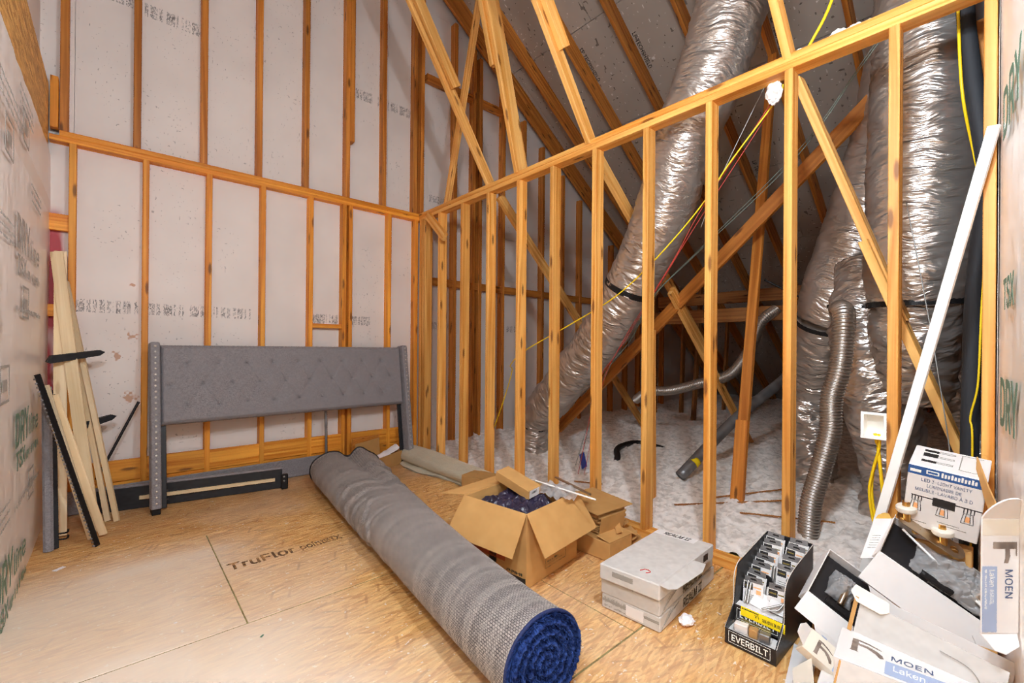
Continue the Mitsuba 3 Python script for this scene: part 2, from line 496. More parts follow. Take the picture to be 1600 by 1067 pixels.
def card_fn(p, n, uv):
    a = fbm(p.x * 18, p.y * 18, p.z * 18, 3)
    return mix(lin(206, 160, 100), lin(188, 140, 82), a)


M_CARD = mat('mat_cardboard', card_fn, 0.75, spec=0.2)
M_CARDDARK = mat('mat_cardboard_brown', lambda p, n, uv: card_fn(p, n, uv) * 0.8, 0.75, spec=0.2)
M_WHITECARD = mat('mat_white_card', lin(228, 224, 220), 0.45, spec=0.3)
M_GRAYCARD = mat('mat_gray_card', lambda p, n, uv: mix(lin(206, 202, 196), lin(188, 184, 178), fbm(p.x * 40, p.y * 40, p.z * 40, 2)), 0.6)
M_CREAMCARD = mat('mat_cream_card', lin(226, 218, 202), 0.5)
M_BLUEBAND = mat('mat_blue_band', lin(160, 176, 204), 0.45)
M_DEEPBLUE = mat('mat_deep_blue', lin(44, 84, 140), 0.45)
M_YELLOW = mat('mat_yellow_sticker', lin(250, 222, 20), 0.5)
M_ORANGE = mat('mat_orange_print', lin(240, 176, 120), 0.5)
M_TAN = mat('mat_olive_print', lin(120, 104, 52), 0.5)
M_WHITE = mat('mat_white_plastic', lin(240, 238, 232), 0.35)
M_PAPER = mat('mat_paper', lin(238, 232, 230), 0.7)


def foil_fn(p, n, uv):
    return mix(lin(216, 210, 204), lin(188, 178, 168), fbm(p.x * 9, p.y * 9, p.z * 9, 2))


M_FOIL = bumped('mat_duct_foil', foil_fn, lambda p, n, uv: fbm(uv.x * 60 + 2.5 * noise(uv.x * 11, uv.y * 16, 3), uv.y * 17, 3, 3), 0.013, 0.25, 0.82, 0.6, eps=1.5e-3)
M_FLEX = mat('mat_flex_aluminium', lin(190, 184, 176), 0.33, 0.95)
M_GALV = mat('mat_galvanised', lambda p, n, uv: mix(lin(150, 150, 150), lin(108, 108, 110), noise(p.x * 20, p.y * 20, p.z * 20)), 0.42, 0.7)
M_RUBBER = mat('mat_black_foam_tube', lin(40, 42, 46), 0.7)
M_YWIRE = mat('mat_yellow_cable', lin(244, 206, 30), 0.4)
M_RWIRE = mat('mat_red_wire', lin(190, 60, 52), 0.4)
M_GWIRE = mat('mat_green_wire', lin(92, 108, 98), 0.5)
M_GRWIRE = mat('mat_gray_string', lin(160, 160, 156), 0.6)
M_BLUEPL = mat('mat_blue_plastic', lin(36, 60, 150), 0.4)
scene['mat_clear_film'] = {'type': 'thindielectric', 'int_ior': 1.45}
scene['mat_bag_film'] = {'type': 'principledthin' , 'base_color': {'type': 'rgb', 'value': [0.9, 0.9, 0.9]}, 'roughness': 0.10, 'spec_trans': 0.6, 'eta': 1.45, 'diff_trans': 0.6}
M_FILM, M_BAG = 'mat_clear_film', 'mat_bag_film'
M_DARKBAG = bumped('mat_dark_bag', lambda p, n, uv: mix(lin(20, 19, 34), lin(52, 46, 70), fbm(p.x * 14, p.y * 14, p.z * 14, 2)), lambda p, n, uv: fbm(p.x * 30, p.y * 30, p.z * 30, 3), 0.02, 0.2, spec=0.6, eps=2e-3)

# ------------------------------------------------------------------ setting: dimensions
XW, YB, HP = 2.52, 4.42, 2.697          # face of the open stud wall, face of the gable studs, top of the plates
XL = -0.36                              # wrapped wall at the left
ROOF_X0, ROOF_Z0, ROOF_S = 2.79, 5.51, 0.678   # underside of the roof sheathing: z = Z0 - S (x - X0)


def roof_z(x):
    return ROOF_Z0 - ROOF_S * (x - ROOF_X0)


# ------------------------------------------------------------------ unseen lamp above the picture, placed for the room light and strut shadows
lamp = thing('light_bulb', 'bare light bulb in a white holder near the wrapped wall', 'light bulb')
bulb = trimesh.creation.icosphere(3, 0.05); bulb.apply_translation(LAMP)
part(lamp, 'globe', bulb, M_WHITE, True, emitter={'type': 'area', 'radiance': {'type': 'rgb', 'value': [LAMP_POWER * c for c in LAMP_COLOR]}})
part(lamp, 'lamp_holder', lathe([(0.0, 0.13), (0.055, 0.13), (0.055, 0.10), (0.025, 0.09), (0.02, 0.045), (0.0, 0.045)], LAMP, V(0, 0, 1)), M_WHITE, 30)
part(lamp, 'hanging_cable', tube([LAMP + V(0, 0, 0.12), LAMP + V(0.01, 0, 1.2), LAMP + V(0, 0.01, roof_z(0.95) - 0.2 - LAMP[2])], 0.004, 20, 6), M_YWIRE, True)

lamp2 = thing('light_bulb', 'round white globe lamp on the wall behind the camera', 'light bulb')  # added fill light, brightens the floor and wrap at left
bulb = trimesh.creation.icosphere(3, 0.09); bulb.apply_translation(LAMP2)
part(lamp2, 'globe', bulb, M_WHITE, True, emitter={'type': 'area', 'radiance': {'type': 'rgb', 'value': [LAMP2_POWER * c for c in LAMP_COLOR]}})
part(lamp2, 'lamp_holder', lathe([(0.0, 0.22), (0.06, 0.22), (0.06, 0.19), (0.03, 0.18), (0.03, 0.085), (0.0, 0.085)], LAMP2, V(-1, 0, 0)), M_WHITE, 30)

# ------------------------------------------------------------------ floor: tongue-and-groove panels over a base
fl = struct('floor')
put(fl, cbox((1.2, 1.6, -0.06), (3.3, 5.95, 0.1135), 0.001), M_SEAM)
rows = [(-1.32, -0.128), (-0.12, 1.060), (1.069, 2.196), (2.204, 3.387), (3.393, 4.55)]
cuts = [[-0.44, 1.66, 2.63], [-0.44, 0.93, 2.63], [-0.44, 1.66, 2.63], [-0.44, 0.435, 2.63], [-0.44, 1.66, 2.63]]
for (y0, y1), cx in zip(rows, cuts):
    for x0, x1 in zip(cx[:-1], cx[1:]):
        part(fl, 'panel', frame_box((x0 + 0.003, y0, -0.019), (x1 - x0 - 0.006, 0, 0), (0, y1 - y0, 0), (0, 0, 0.019), 0.0015), M_FLOOR)
part(fl, 'lettering', lettering('TruFlor', 0.085, (0.455, 2.775, -0.0001), V(1, 0.03, 0), V(0, 1, 0), 0.0005, 0.345, True), M_INK_FLOOR, label='brown stamped word TruFlor')
part(fl, 'lettering', lettering('pointSIX', 0.066, (0.825, 2.79, -0.0001), V(1, 0.03, 0), V(0, 1, 0), 0.0005, 0.25, True), M_INK_FLOOR, label='brown stamped word pointSIX')

# ------------------------------------------------------------------ left wall: film over printed house wrap, beam above
wl = struct('wall_left')
ny, nz = 130, 90
yy, zz = np.meshgrid(np.linspace(-1.35, YB + 0.09, ny), np.linspace(0.0, 2.535, nz), indexing='ij')
bul = 0.010 * meshkit.fbm(np.stack([yy * 2.0, zz * 0.9, yy * 0], -1), 3, 4) + 0.006 * meshkit.fbm(np.stack([yy * 9, zz * 2.0, yy * 0], -1), 2, 9)
front = grid_mesh(np.stack([XL + bul - 0.006, yy, zz], -1), True)
put(wl, cat(front, cbox((XL - 0.07, 1.58, 1.267), (0.10, 5.88, 2.535))), M_WRAP, 60)


def wrap_words(y, z, text, h, m, width, bold=True, name='lettering', label=None):
    part(wl, name, lettering(text, h, (XL + 0.0125, y, z), V(0, 1, 0), V(0, 0, 1), 0.0008, width, bold), m, label=label)


for (y, z, m, lb) in ((3.04, 1.655, M_INK_GRAY, 'gray'), (3.06, 0.715, M_INK_GREEN, 'green'), (2.62, 0.12, M_INK_GREEN, 'green')):
    wrap_words(y, z, 'DRY', 0.155, m, 0.42, label=lb + ' printed DRY')
    wrap_words(y + 0.44, z, 'line', 0.105, m, 0.36, False, label=lb + ' printed line')
    wrap_words(y + 0.03, z - 0.115, 'TSX', 0.085, m, 0.28, label=lb + ' printed TSX')
    part(wl, 'print_line', fineprint((XL + 0.0125, y + .33, z - .115), V(0, 1, 0), V(0, 0, 1), .5, .045, 5), m, label='small line under the name')
    part(wl, 'print_line', fineprint((XL + 0.0125, y + .02, z - .30), V(0, 1, 0), V(0, 0, 1), .85, .026, 6), M_INK_GRAY, label='small gray line of print')
for (y, z) in ((3.25, 1.33), (2.75, 2.0), (3.2, 2.2), (3.5, 0.36), (2.7, 0.95)):
    fr = [frame_box((XL + 0.0115, y + a, z + b), (0.0012, 0, 0), (0, w, 0), (0, 0, h), 0.0002) for a, b, w, h in ((0, 0, .2, .012), (0, .15, .2, .012), (0, 0, .012, .16), (.19, 0, .012, .16), (.05, .05, .1, .05))]
    part(wl, 'printed_mark', cat(*fr), M_INK_GRAY, label='small square printed mark')
for (y, z, w) in ((2.62, 2.28, .5), (3.1, 2.42, .45), (2.6, 1.72, .4), (2.55, .5, .4), (3.5, 2.05, .4)):
    for k in range(3):
        part(wl, 'print_line', fineprint((XL + 0.0125, y, z - 0.04 * k), V(0, 1, 0), V(0, 0, 1), w, .014, k + 20), M_INK_GRAY, label='tiny gray print line')
part(wl, 'beam', frame_box((XL - 0.045, -1.35, 2.535), (0.045, 0, 0), (0, YB + 1.30, 0), (0, 0, 0.445), 0.003), M_LVL, label='brown engineered wood beam above the wrap')
part(wl, 'upper_sheathing', frame_box((XL - 0.075, -1.35, 2.98), (0.02, 0, 0), (0, YB + 1.44, 0), (0, 0, 4.8), 0.002), M_FOAM)

# ------------------------------------------------------------------ gable wall at the back
wb = struct('wall_back')
put(wb, frame_box((-0.7, YB + 0.115, -0.1), (12.2, 0, 0), (0, 0.02, 0), (0, 0, 8.0)), M_FOAM)


def clip_top(x0, x1, z0, z1, y):
    """Sheathing piece cut to the roof slope (polygon in xz)."""
    zr0, zr1 = roof_z(x0), roof_z(x1)
    pts = [(x0, z0), (x1, z0)]
    if zr1 < z0 and zr0 < z0: return None
    if zr1 >= z1:
        pts += [(x1, z1), (x0, z1)]
    else:
        xc = ROOF_X0 + (ROOF_Z0 - z1) / ROOF_S
        if zr1 < z0:
            xb = ROOF_X0 + (ROOF_Z0 - z0) / ROOF_S
            pts = [(x0, z0), (xb, z0)]
        else:
            pts += [(x1, zr1)]
        pts += [(xc, z1), (x0, z1)] if xc > x0 else [(x0, zr0)]
    return pts


for i, x0 in enumerate(np.arange(-0.24 - 1.209, 10.6, 1.209)):
    for z0, z1 in ((-0.05, 2.655), (2.658, 5.09), (5.093, 7.6)):
        pts = clip_top(max(x0, -0.44) + 0.001, x0 + 1.2075, z0, z1, YB)
        if pts is None: continue
        part(wb, 'sheathing_panel', poly_sheet(pts, (0, YB + 0.115, 0), V(1, 0, 0), V(0, 0, 1), 0.025), M_FOAM)
jit = lambda a: rng.uniform(-a, a)
STUD, DEEP = 0.038, 0.089


def gable_stud(xr, z0, z1, m=W_GABLE, wid=STUD, lean=0.0):
    part(wb, 'stud', board((xr - wid / 2, YB + DEEP / 2, z0), (xr - wid / 2 + lean, YB + DEEP / 2, z1), wid, DEEP, V(1, 0, 0)), m)


lower = [-0.221 + 0.403 * k for k in range(5)] + [1.708, 1.772, 2.190, 2.513]
for xr in lower:
    gable_stud(xr, 0.04, HP - 0.076, W_GABLE, lean=jit(0.004))
for xr in (-0.266, 0.127, 0.548, 0.952, 1.345, 1.735, 2.124, 2.49, 2.575):
    gable_stud(xr, HP, min(7.3, roof_z(xr) - 0.03), W_DARK, wid=STUD + 0.006, lean=jit(0.006))
part(wb, 'stud', board((1.752, YB + 0.03, 3.26), (1.752, YB + 0.03, 6.0), STUD + 0.006, DEEP, V(1, 0, 0)), W_DARK, label='short doubled upper stud that stops above the plate')
part(wb, 'top_plate', board((XL, YB + DEEP / 2, HP - 0.057), (XW + 0.05, YB + DEEP / 2, HP - 0.057), DEEP, STUD, V(0, 1, 0)), W_GABLE)
part(wb, 'top_plate', board((XL + 0.05, YB + DEEP / 2, HP - 0.019), (XW + 0.09, YB + DEEP / 2, HP - 0.019), DEEP, STUD, V(0, 1, 0)), W_GABLE)
edges = [XL] + lower[:5] + [1.67, 1.772, 2.19, 2.52]
lo = [-0.36] + [e for e in lower[:5]] + [1.772, 2.19]
hi = [e - STUD for e in lower[:5]] + [1.67, 2.19 - STUD, 2.475]
for a, b in zip(lo, hi):
    dz = jit(0.004)
    part(wb, 'blocking', board((a, YB + 0.022, 0.262 + dz), (b, YB + 0.022, 0.262 + dz), STUD, 0.155, V(0, 1, 0)), W_GABLE)
    part(wb, 'blocking', board((a, YB + 0.024, 0.105 + dz), (b, YB + 0.024, 0.105 + dz), STUD, 0.150, V(0, 1, 0)), W_GABLE)
part(wb, 'blocking', board((-0.36, YB + 0.05, 2.06), (-0.259, YB + 0.05, 2.06), 0.038, 0.115, V(0, 1, 0)), W_GABLE)
part(wb, 'blocking', board((-0.36, YB + 0.05, 1.44), (-0.259, YB + 0.05, 1.44), 0.038, 0.085, V(0, 1, 0)), W_GABLE)
part(wb, 'blocking', board((1.391, YB + 0.045, 1.405), (1.67, YB + 0.045, 1.405), 0.06, 0.04, V(0, 1, 0)), W_GABLE)
part(wb, 'bottom_plate', board((XL, YB + DEEP / 2, 0.019), (XW, YB + DEEP / 2, 0.019), DEEP, STUD, V(0, 1, 0)), W_GABLE)
part(wb, 'stud', board((-0.335, YB + 0.0, 2.70), (-0.335, YB + 0.0, 3.05), 0.04, 0.06, V(1, 0, 0)), W_GABLE, label='short upright block at the end of the beam')
# the gable beyond the open stud wall: studs up to the roof
for k, xr in enumerate((3.03, 3.30, 3.41, 3.785, 4.16, 4.525, 4.95, 5.36, 5.77, 6.18, 6.6, 7.0, 7.4, 7.8)):
    gable_stud(xr, 0.0, roof_z(xr) - 0.28, W_DARK, wid=STUD + 0.01, lean=jit(0.01))
part(wb, 'blocking', board((2.61, YB + 0.03, 1.965), (7.8, YB + 0.03, 1.965), 0.04, 0.089, V(0, 1, 0)), W_DARK, label='long horizontal rail across the gable studs')
for a, b in ((2.62, 2.99), (3.03, 3.26), (3.41, 3.745)):
    part(wb, 'blocking', board((a, YB + 0.045, 4.28), (b, YB + 0.045, 4.28), 0.06, 0.089, V(0, 1, 0)), W_DARK)

# ------------------------------------------------------------------ the open stud wall on the right
wr = struct('wall_right')
ys = [0.3697 + 0.4064 * n - STUD / 2 for n in range(10)]
fit = [0, 0.003, 0.0, 0, 0.004, 0.01, -0.012, -0.006, -0.004, 0.0]
for n, y in enumerate(ys):
    y += fit[n] * 0.8
    part(wr, 'stud', board((XW + DEEP / 2, y - 0.004, 0.052), (XW + DEEP / 2, y, HP - 0.076), STUD, DEEP, V(0, 1, 0)), W_STUD)
for y in (YB - 0.122, YB - 0.08, YB - 0.03):
    part(wr, 'stud', board((XW + DEEP / 2, y, 0.052), (XW + DEEP / 2, y, HP - 0.076), STUD, DEEP, V(0, 1, 0)), W_STUD)
part(wr, 'stud', board((XW + DEEP / 2, 0.064, 0.0), (XW + DEEP / 2, 0.064, 5.4), 0.036, DEEP, V(0, 1, 0)), W_STUD, label='tall end post against the wrapped wall')
part(wr, 'bottom_plate', board((XW + DEEP / 2, 0.0, 0.026), (XW + DEEP / 2, YB, 0.026), DEEP, 0.052, V(1, 0, 0)), W_STUD)
part(wr, 'top_plate', board((XW + DEEP / 2, 0.085, HP - 0.057), (XW + DEEP / 2, YB, HP - 0.057), DEEP, STUD, V(1, 0, 0)), W_STUD)
part(wr, 'top_plate', board((XW + DEEP / 2 - 0.003, 0.085, HP - 0.019), (XW + DEEP / 2 - 0.003, YB + 0.05, HP - 0.019), DEEP, STUD, V(1, 0, 0)), W_STUD)

# ------------------------------------------------------------------ the wrapped wall beside the camera, a little out of square
wn = struct('wall_near')
n1, n2 = 70, 90
tt, zz = np.meshgrid(np.linspace(0, 1, n1), np.linspace(0, 6.4, n2), indexing='ij')
wx = 2.61 + tt * (-0.85)
wy = 0.044 - 0.09 * (2.61 - wx)
bul = 0.012 * meshkit.fbm(np.stack([wx * 5, zz * 1.1, wx * 0], -1), 3, 14)
rev = grid_mesh(np.stack([wx, wy + bul - 0.008, zz], -1), False)
put(wn, cat(rev, poly_sheet([(1.76, -0.01), (2.61, -0.01), (2.61, 6.4), (1.76, 6.4)], (0, 0.044 - 0.09 * 2.61 - 0.03, 0), V(1, 0.09, 0), V(0, 0, 1), 0.05)), M_WRAP, 60)
for (x, z, s, h) in ((2.35, 1.95, 'DRY', 0.16), (2.3, 1.35, 'TSX', 0.1), (2.38, 0.95, 'DRY', 0.16)):
    part(wn, 'lettering', lettering(s, h, (x, 0.044 - 0.09 * (2.61 - x) + 0.008, z), V(-1, -0.09, 0), V(0, 0, 1), 0.0008, None, True), M_INK_GREEN, label='green printed letters on the wrap')
part(wn, 'door_jamb', board((1.75, 0.044 - 0.09 * 0.86 - 0.05, 0.0), (1.75, 0.044 - 0.09 * 0.86 - 0.05, 5.6), 0.038, 0.10, V(1, 0.09, 0)), W_STUD, label='stud closing the end of the wrapped wall')
wh = struct('wall_hall')  # added wall out of view, keeps the light in behind the camera
put(wh, frame_box((-0.45, -1.36, -0.1), (3.1, 0, 0), (0, 0.03, 0), (0, 0, 7.9)), M_FOAM)
# a loose sheet of film turned round the end post
part(wn, 'film_flap', poly_sheet([(0, 0.02), (0.075, 0.02), (0.075, 5.3), (0, 5.3)], (2.535, 0.0415, 0.0), V(1, -0.02, 0), V(0, 0, 1), 0.0008), M_WRAP, label='film lapped behind the end post')

# ------------------------------------------------------------------ roof over the attic: foil-faced sheathing on rafters
ce = struct('ceiling')
sl = math.hypot(1, ROOF_S)
RX = V(1, 0, -ROOF_S) / sl
put(ce, slab((-0.5, -3.0, roof_z(-0.5) + 0.03), V(11.5, 0, -11.5 * ROOF_S), V(0, 7.6, 0), 0.02), M_ROOF)
seams = [3.85 + 1.01 * k for k in range(-5, 7)]
for i, (a, b) in enumerate(zip(seams[:-1], seams[1:])):
    off = -3.0 if i % 2 else -1.8
    yb = [-3.0] + [y for y in np.arange(off, 4.5, 2.44) if -2.9 < y < 4.4] + [4.55]
    for y0, y1 in zip(yb[:-1], yb[1:]):
        part(ce, 'sheathing_panel', slab((a + 0.003, y0 + 0.002, roof_z(a + 0.003)), V(b - a - 0.006, 0, -(b - a - 0.006) * ROOF_S), V(0, y1 - y0 - 0.004, 0), 0.011), M_ROOF)
dn = V(-ROOF_S, 0, -1) / sl
for k, y in enumerate([4.38] + [4.0 - 0.61 * j for j in range(12)]):
    hgt = 0.184 if k else 0.235
    c0 = V(-0.4, y, roof_z(-0.4)) + dn * hgt / 2
    c1 = V(10.6, y, roof_z(10.6)) + dn * hgt / 2
    part(ce, 'rafter', board(c0, c1, STUD, hgt, V(0, 1, 0)), W_DARK)
nrm = V(ROOF_S, 0, 1) / sl
for (x, y) in ((4.12, 2.745), (4.0, 3.37), (4.55, 1.53), (5.75, 2.12)):
    part(ce, 'lettering', lettering('LP TECHSHIELD', 0.042, V(x, y, roof_z(x)) + nrm * 0.0002, RX, V(0, -1, 0), 0.0008, 0.42, True), M_INK_BLACK, label='black stamped words on the foil')
# unseen end and side walls, closing the attic so light stays in
wf = struct('wall_attic_end')
put(wf, frame_box((2.62, -3.05, -0.1), (8.6, 0, 0), (0, 0.03, 0), (0, 0, 5.6)), M_FOAM)
ws = struct('wall_attic_side')
put(ws, frame_box((2.615, -3.05, -0.1), (0.03, 0, 0), (0, 3.07, 0), (0, 0, 5.6)), M_FOAM)

# ------------------------------------------------------------------ loose insulation over the attic floor


def ins_z(x, y):
    p = np.stack([x, y, np.zeros_like(x)], -1)
    z = 0.02 + 0.11 * np.clip((x - 2.6) / 0.9, 0, 1) ** 0.8 + 0.05 * np.clip((x - 3.5) / 3, 0, 1)
    z = z + 0.09 * (meshkit.fbm(p * 1.7, 3, 21) - 0.5) + 0.05 * (meshkit.fbm(p * 7, 3, 5) - 0.5) + 0.05 * (meshkit.fbm(p * 26, 3, 8) - 0.5)
    return z


xs = np.concatenate([np.linspace(2.612, 5.2, 260), np.linspace(5.22, 10.9, 170)])
ysg = np.concatenate([np.linspace(-3.0, 0.0, 60, endpoint=False), np.linspace(0, 4.53, 330)])
gx, gy = np.meshgrid(xs, ysg, indexing='ij')
single('loose_insulation', grid_mesh(np.stack([gx, gy, ins_z(gx, gy)], -1)), M_INS, 'white blown loose-fill insulation covering the attic floor behind the studs', 'insulation', smooth=True, kind='stuff')

# ------------------------------------------------------------------ braces and struts
def brace(name, label, p0, p1, w=STUD, h=0.089, side=None, m=W_BRACE, group=None, cat_='brace', cuts=(0, 0)):
    return single(name, board(p0, p1, w, h, side, cuts=cuts), m, label, cat_, group)


def strut_thing(label, p0, p1, q0, q1, w=STUD, h=0.089, side=V(0, 1, 0)):
    """A strut of two boards lapped side by side."""
    t = thing('roof_strut', label, 'strut')
    part(t, 'board', board(p0, p1, w, h, side), W_BRACE)
    part(t, 'lapped_board', board(q0, q1, w, h, side), W_BRACE)
    return t


XP = 2.565
strut_thing('long strut rising from the plate near the gable corner, doubled along its upper half', V(XP, 3.20, HP), V(XP - 1.8, 3.25, HP + 2.85), V(XP - 0.42, 3.20 - .039, HP + 0.72), V(XP - 2.0, 3.25 - .039, HP + 3.17))
strut_thing('wide strut rising steeply from the plate, second from the gable corner', V(XP, 2.79, HP), V(XP - 0.85, 2.79, HP + 3.2), V(XP - 0.24, 2.831, HP + 0.82), V(XP - 0.90, 2.831, HP + 3.25), 0.042, 0.135)
strut_thing('pale strut on the plate between the wide strut and the silver duct', V(XP - .02, 2.03, HP), V(XP - 1.7, 1.99, HP + 2.15), V(XP - 0.36, 1.985, HP + 0.50), V(XP - 1.7, 1.95, HP + 2.2))
strut_thing('pale strut on the plate above the second stud from the end post', V(XP - .01, 0.765, HP), V(XP - 1.3, 0.87, HP + 1.65), V(XP - 0.36, 0.73, HP + 0.52), V(XP - 1.3, 0.83, HP + 1.7))
brace('thin_strut', 'thin upright board leaning between the gable studs and the doubled strut', V(2.60, 3.99, HP), V(2.60, 3.30, 5.1), 0.032, 0.09, V(1, 0, 0))
XB = 2.66
brace('diagonal_brace', 'short sawn brace end hanging below the plate at the gable corner', V(2.497, 4.19, 2.62), V(2.497, 3.86, 2.33), 0.04, 0.085, V(1, 0, 0))
brace('diagonal_brace', 'diagonal brace falling from the plate behind the studs nearest the gable', V(XB, 3.19, 2.62), V(5.35, 3.32, 0.18), STUD, 0.089, V(0, 1, 0))
t = thing('diagonal_brace', 'spliced diagonal brace falling behind the studs left of the silver duct', 'brace')
part(t, 'board', board(V(XB - 0.02, 2.03, 2.60), V(4.35, 2.03, 1.22), STUD, 0.089, V(0, 1, 0)), W_BRACE)
part(t, 'lapped_board', board(V(3.62, 1.99, 1.72), V(5.45, 1.99, 0.12), STUD, 0.089, V(0, 1, 0)), W_BRACE)
t = thing('diagonal_brace', 'pale diagonal brace with white fluff crossing in front of the big ducts', 'brace')
part(t, 'board', board(V(2.655, 0.755, 2.62), V(2.93, 0.36, 1.36), STUD, 0.092, V(0, 1, 0)), W_BRACE)
part(t, 'lapped_board', board(V(2.80, 0.50, 1.76), V(3.16, 0.03, 0.30), STUD, 0.092, V(0, 1, 0)), W_BRACE)
for k in range(9):
    s = 0.1 + 0.1 * k
    P = V(2.655, 0.755, 2.62) * (1 - s) + V(2.93, 0.36, 1.36) * s
    b = trimesh.creation.icosphere(1, 0.011); b.apply_scale([1.6, 1, 1]); b.apply_translation(P + V(0.046, -0.006, 0.012)); part(t, 'insulation_tuft', b, M_INS, label='white fluff caught on the edge')
brace('long_brace', 'long reddish brace rising to the right across the attic behind the ducts', V(3.75, 3.42, 0.30), V(3.75, 0.15, 3.32), STUD, 0.105, V(1, 0, 0), W_DARK)
brace('attic_post', 'upright post standing in the insulation beside the crossing braces', V(3.36, 1.325, 0.02), V(4.55, 1.50, 3.95), 0.075, 0.04, V(0.1, 1, 0), W_DARK, cat_='post')
brace('post_splice', 'short board nailed to the foot of the attic post', V(3.33, 1.31, 0.10), V(3.50, 1.34, 0.68), 0.09, 0.036, V(0.1, 1, 0), W_DARK, cat_='board')
brace('cross_rail', 'horizontal rail running across the attic at eye height', V(4.72, 3.5, 1.565), V(4.72, -1.0, 1.565), 0.14, STUD, V(0, 0, 1), W_OLD, cat_='rail')
brace('cross_rail', 'second horizontal rail deeper in the attic above the first', V(6.2, 3.6, 1.92), V(6.2, -1.5, 1.92), 0.16, STUD, V(0, 0, 1), W_OLD, cat_='rail')
brace('low_rail', 'low horizontal rail behind the lower ends of the big ducts', V(4.9, 1.4, 0.93), V(4.9, -1.0, 0.93), 0.09, STUD, V(0, 0, 1), W_OLD, cat_='rail')
brace('attic_post', 'post with a brace end behind the white trim stick', V(4.2, 0.19, 0.1), V(4.45, 0.23, 1.35), 0.09, STUD, V(0.2, 1, 0), W_DARK, cat_='post')
brace('attic_post', 'short upright in the insulation behind the fifth stud', V(3.02, 1.80, 0.09), V(3.02, 1.815, 1.35), STUD, 0.06, V(0, 1, 0), W_BRACE, cat_='post')
for UL, (x, y, z1, dx) in zip(('dim upright deep in the attic left of the fourth stud', 'dim upright deep in the attic, second from the gable', 'dim leaning upright in the attic below the curving hose', 'dim short upright right of the curving hose', 'dim leaning upright near the middle of the gable foot', 'dim upright nearest the gable deep in the attic', 'dim short upright farthest right under the rafters'), ((6.3, 3.1, 2.4, .5), (6.9, 3.6, 2.2, .2), (7.2, 2.7, 2.2, .5), (7.6, 2.1, 1.9, -.2), (7.8, 3.3, 1.9, .3), (6.6, 3.9, 2.3, 0.0), (8.0, 1.6, 1.7, .2))):
    brace('far_upright', UL, V(x, y, 0.1), V(x + dx * 0.5, y, min(z1, roof_z(x + dx * .5) - 0.2)), STUD, 0.09, V(0, 1, 0), W_OLD, 'uprights deep in the attic', 'upright')

# ------------------------------------------------------------------ ducts
def wrinkle(amp, seed, stretch=1.0):
    def d(s, a, P):
        S = s + 0 * a; A = a + 0 * s
        p = np.stack([S * 14 * stretch, np.cos(A) * 1.6, np.sin(A) * 1.6], -1)
        q = np.stack([S * 46 * stretch + 1.6 * np.sin(A * 2 + S * 5), np.cos(A) * 1.3, np.sin(A) * 1.3], -1)
        return amp * (1.3 * (meshkit.fbm(p, 2, seed) - 0.5) + 1.0 * (meshkit.fbm(q, 3, seed + 7) - 0.5))
    return d


def ring_strap(P, axis, r, w, mtl=M_BLACK):
    return lathe([(r, -w / 2), (r + 0.006, -w / 2), (r + 0.006, w / 2), (r, w / 2)], P, axis, 40)


d1 = thing('flexible_duct', 'long silver foil duct slanting down behind the studs to the insulation', 'duct')
pts = [(2.93, 1.06, 3.95, .225), (2.93, 1.20, 3.45, .222), (2.945, 1.365, 3.00, .22), (2.96, 1.52, 2.70, .215), (3.03, 1.765, 2.14, .212), (3.12, 2.07, 1.70, .21)]
part(d1, 'sleeve', tube(pts, None, 330, 72, wrinkle(0.013, 3)), M_FOIL, True)
pts = [(3.115, 2.055, 1.715, .205), (3.19, 2.33, 1.41, .205), (3.25, 2.57, 1.19, .205), (3.33, 3.02, 0.80, .20), (3.40, 3.37, 0.50, .185), (3.42, 3.46, 0.40, .165)]
part(d1, 'sleeve', tube(pts, None, 330, 72, wrinkle(0.022, 13)), M_FOIL, True)
pts = [(3.42, 3.45, 0.42, .165), (3.43, 3.47, 0.30, .18), (3.43, 3.475, 0.12, .185), (3.43, 3.475, -0.15, .19)]
part(d1, 'sleeve', tube(pts, None, 130, 64, wrinkle(0.034, 23, 0.7)), M_FOIL, True)
part(d1, 'strap', ring_strap(V(3.117, 2.062, 1.708), V(.09, .30, -.46), 0.208, 0.045), M_BLACK, 30)
part(d1, 'strap', ring_strap(V(3.42, 3.462, 0.395), V(0.05, .35, -.9), 0.172, 0.03), M_BLACK, 30)

d2 = thing('flexible_duct', 'wide foil duct hanging beside the black insulated pipe at the right', 'duct')
pts = [(3.20, 0.27, 3.7, .245), (3.22, 0.295, 3.1, .245), (3.25, 0.318, 2.55, .245), (3.27, 0.335, 2.05, .245), (3.28, 0.35, 1.66, .24), (3.30, 0.362, 1.46, .205)]
part(d2, 'sleeve', tube(pts, None, 280, 72, wrinkle(0.013, 31)), M_FOIL, True)
pts = [(3.30, 0.362, 1.48, .20), (3.34, 0.37, 1.30, .20), (3.42, 0.36, 1.08, .17), (3.48, 0.34, 0.95, .13)]
part(d2, 'sleeve', tube(pts, None, 120, 60, wrinkle(0.034, 37, 0.7)), M_FOIL, True)
part(d2, 'strap', ring_strap(V(3.30, 0.362, 1.47), V(.05, 0, -1), 0.21, 0.03), M_BLACK, 30)

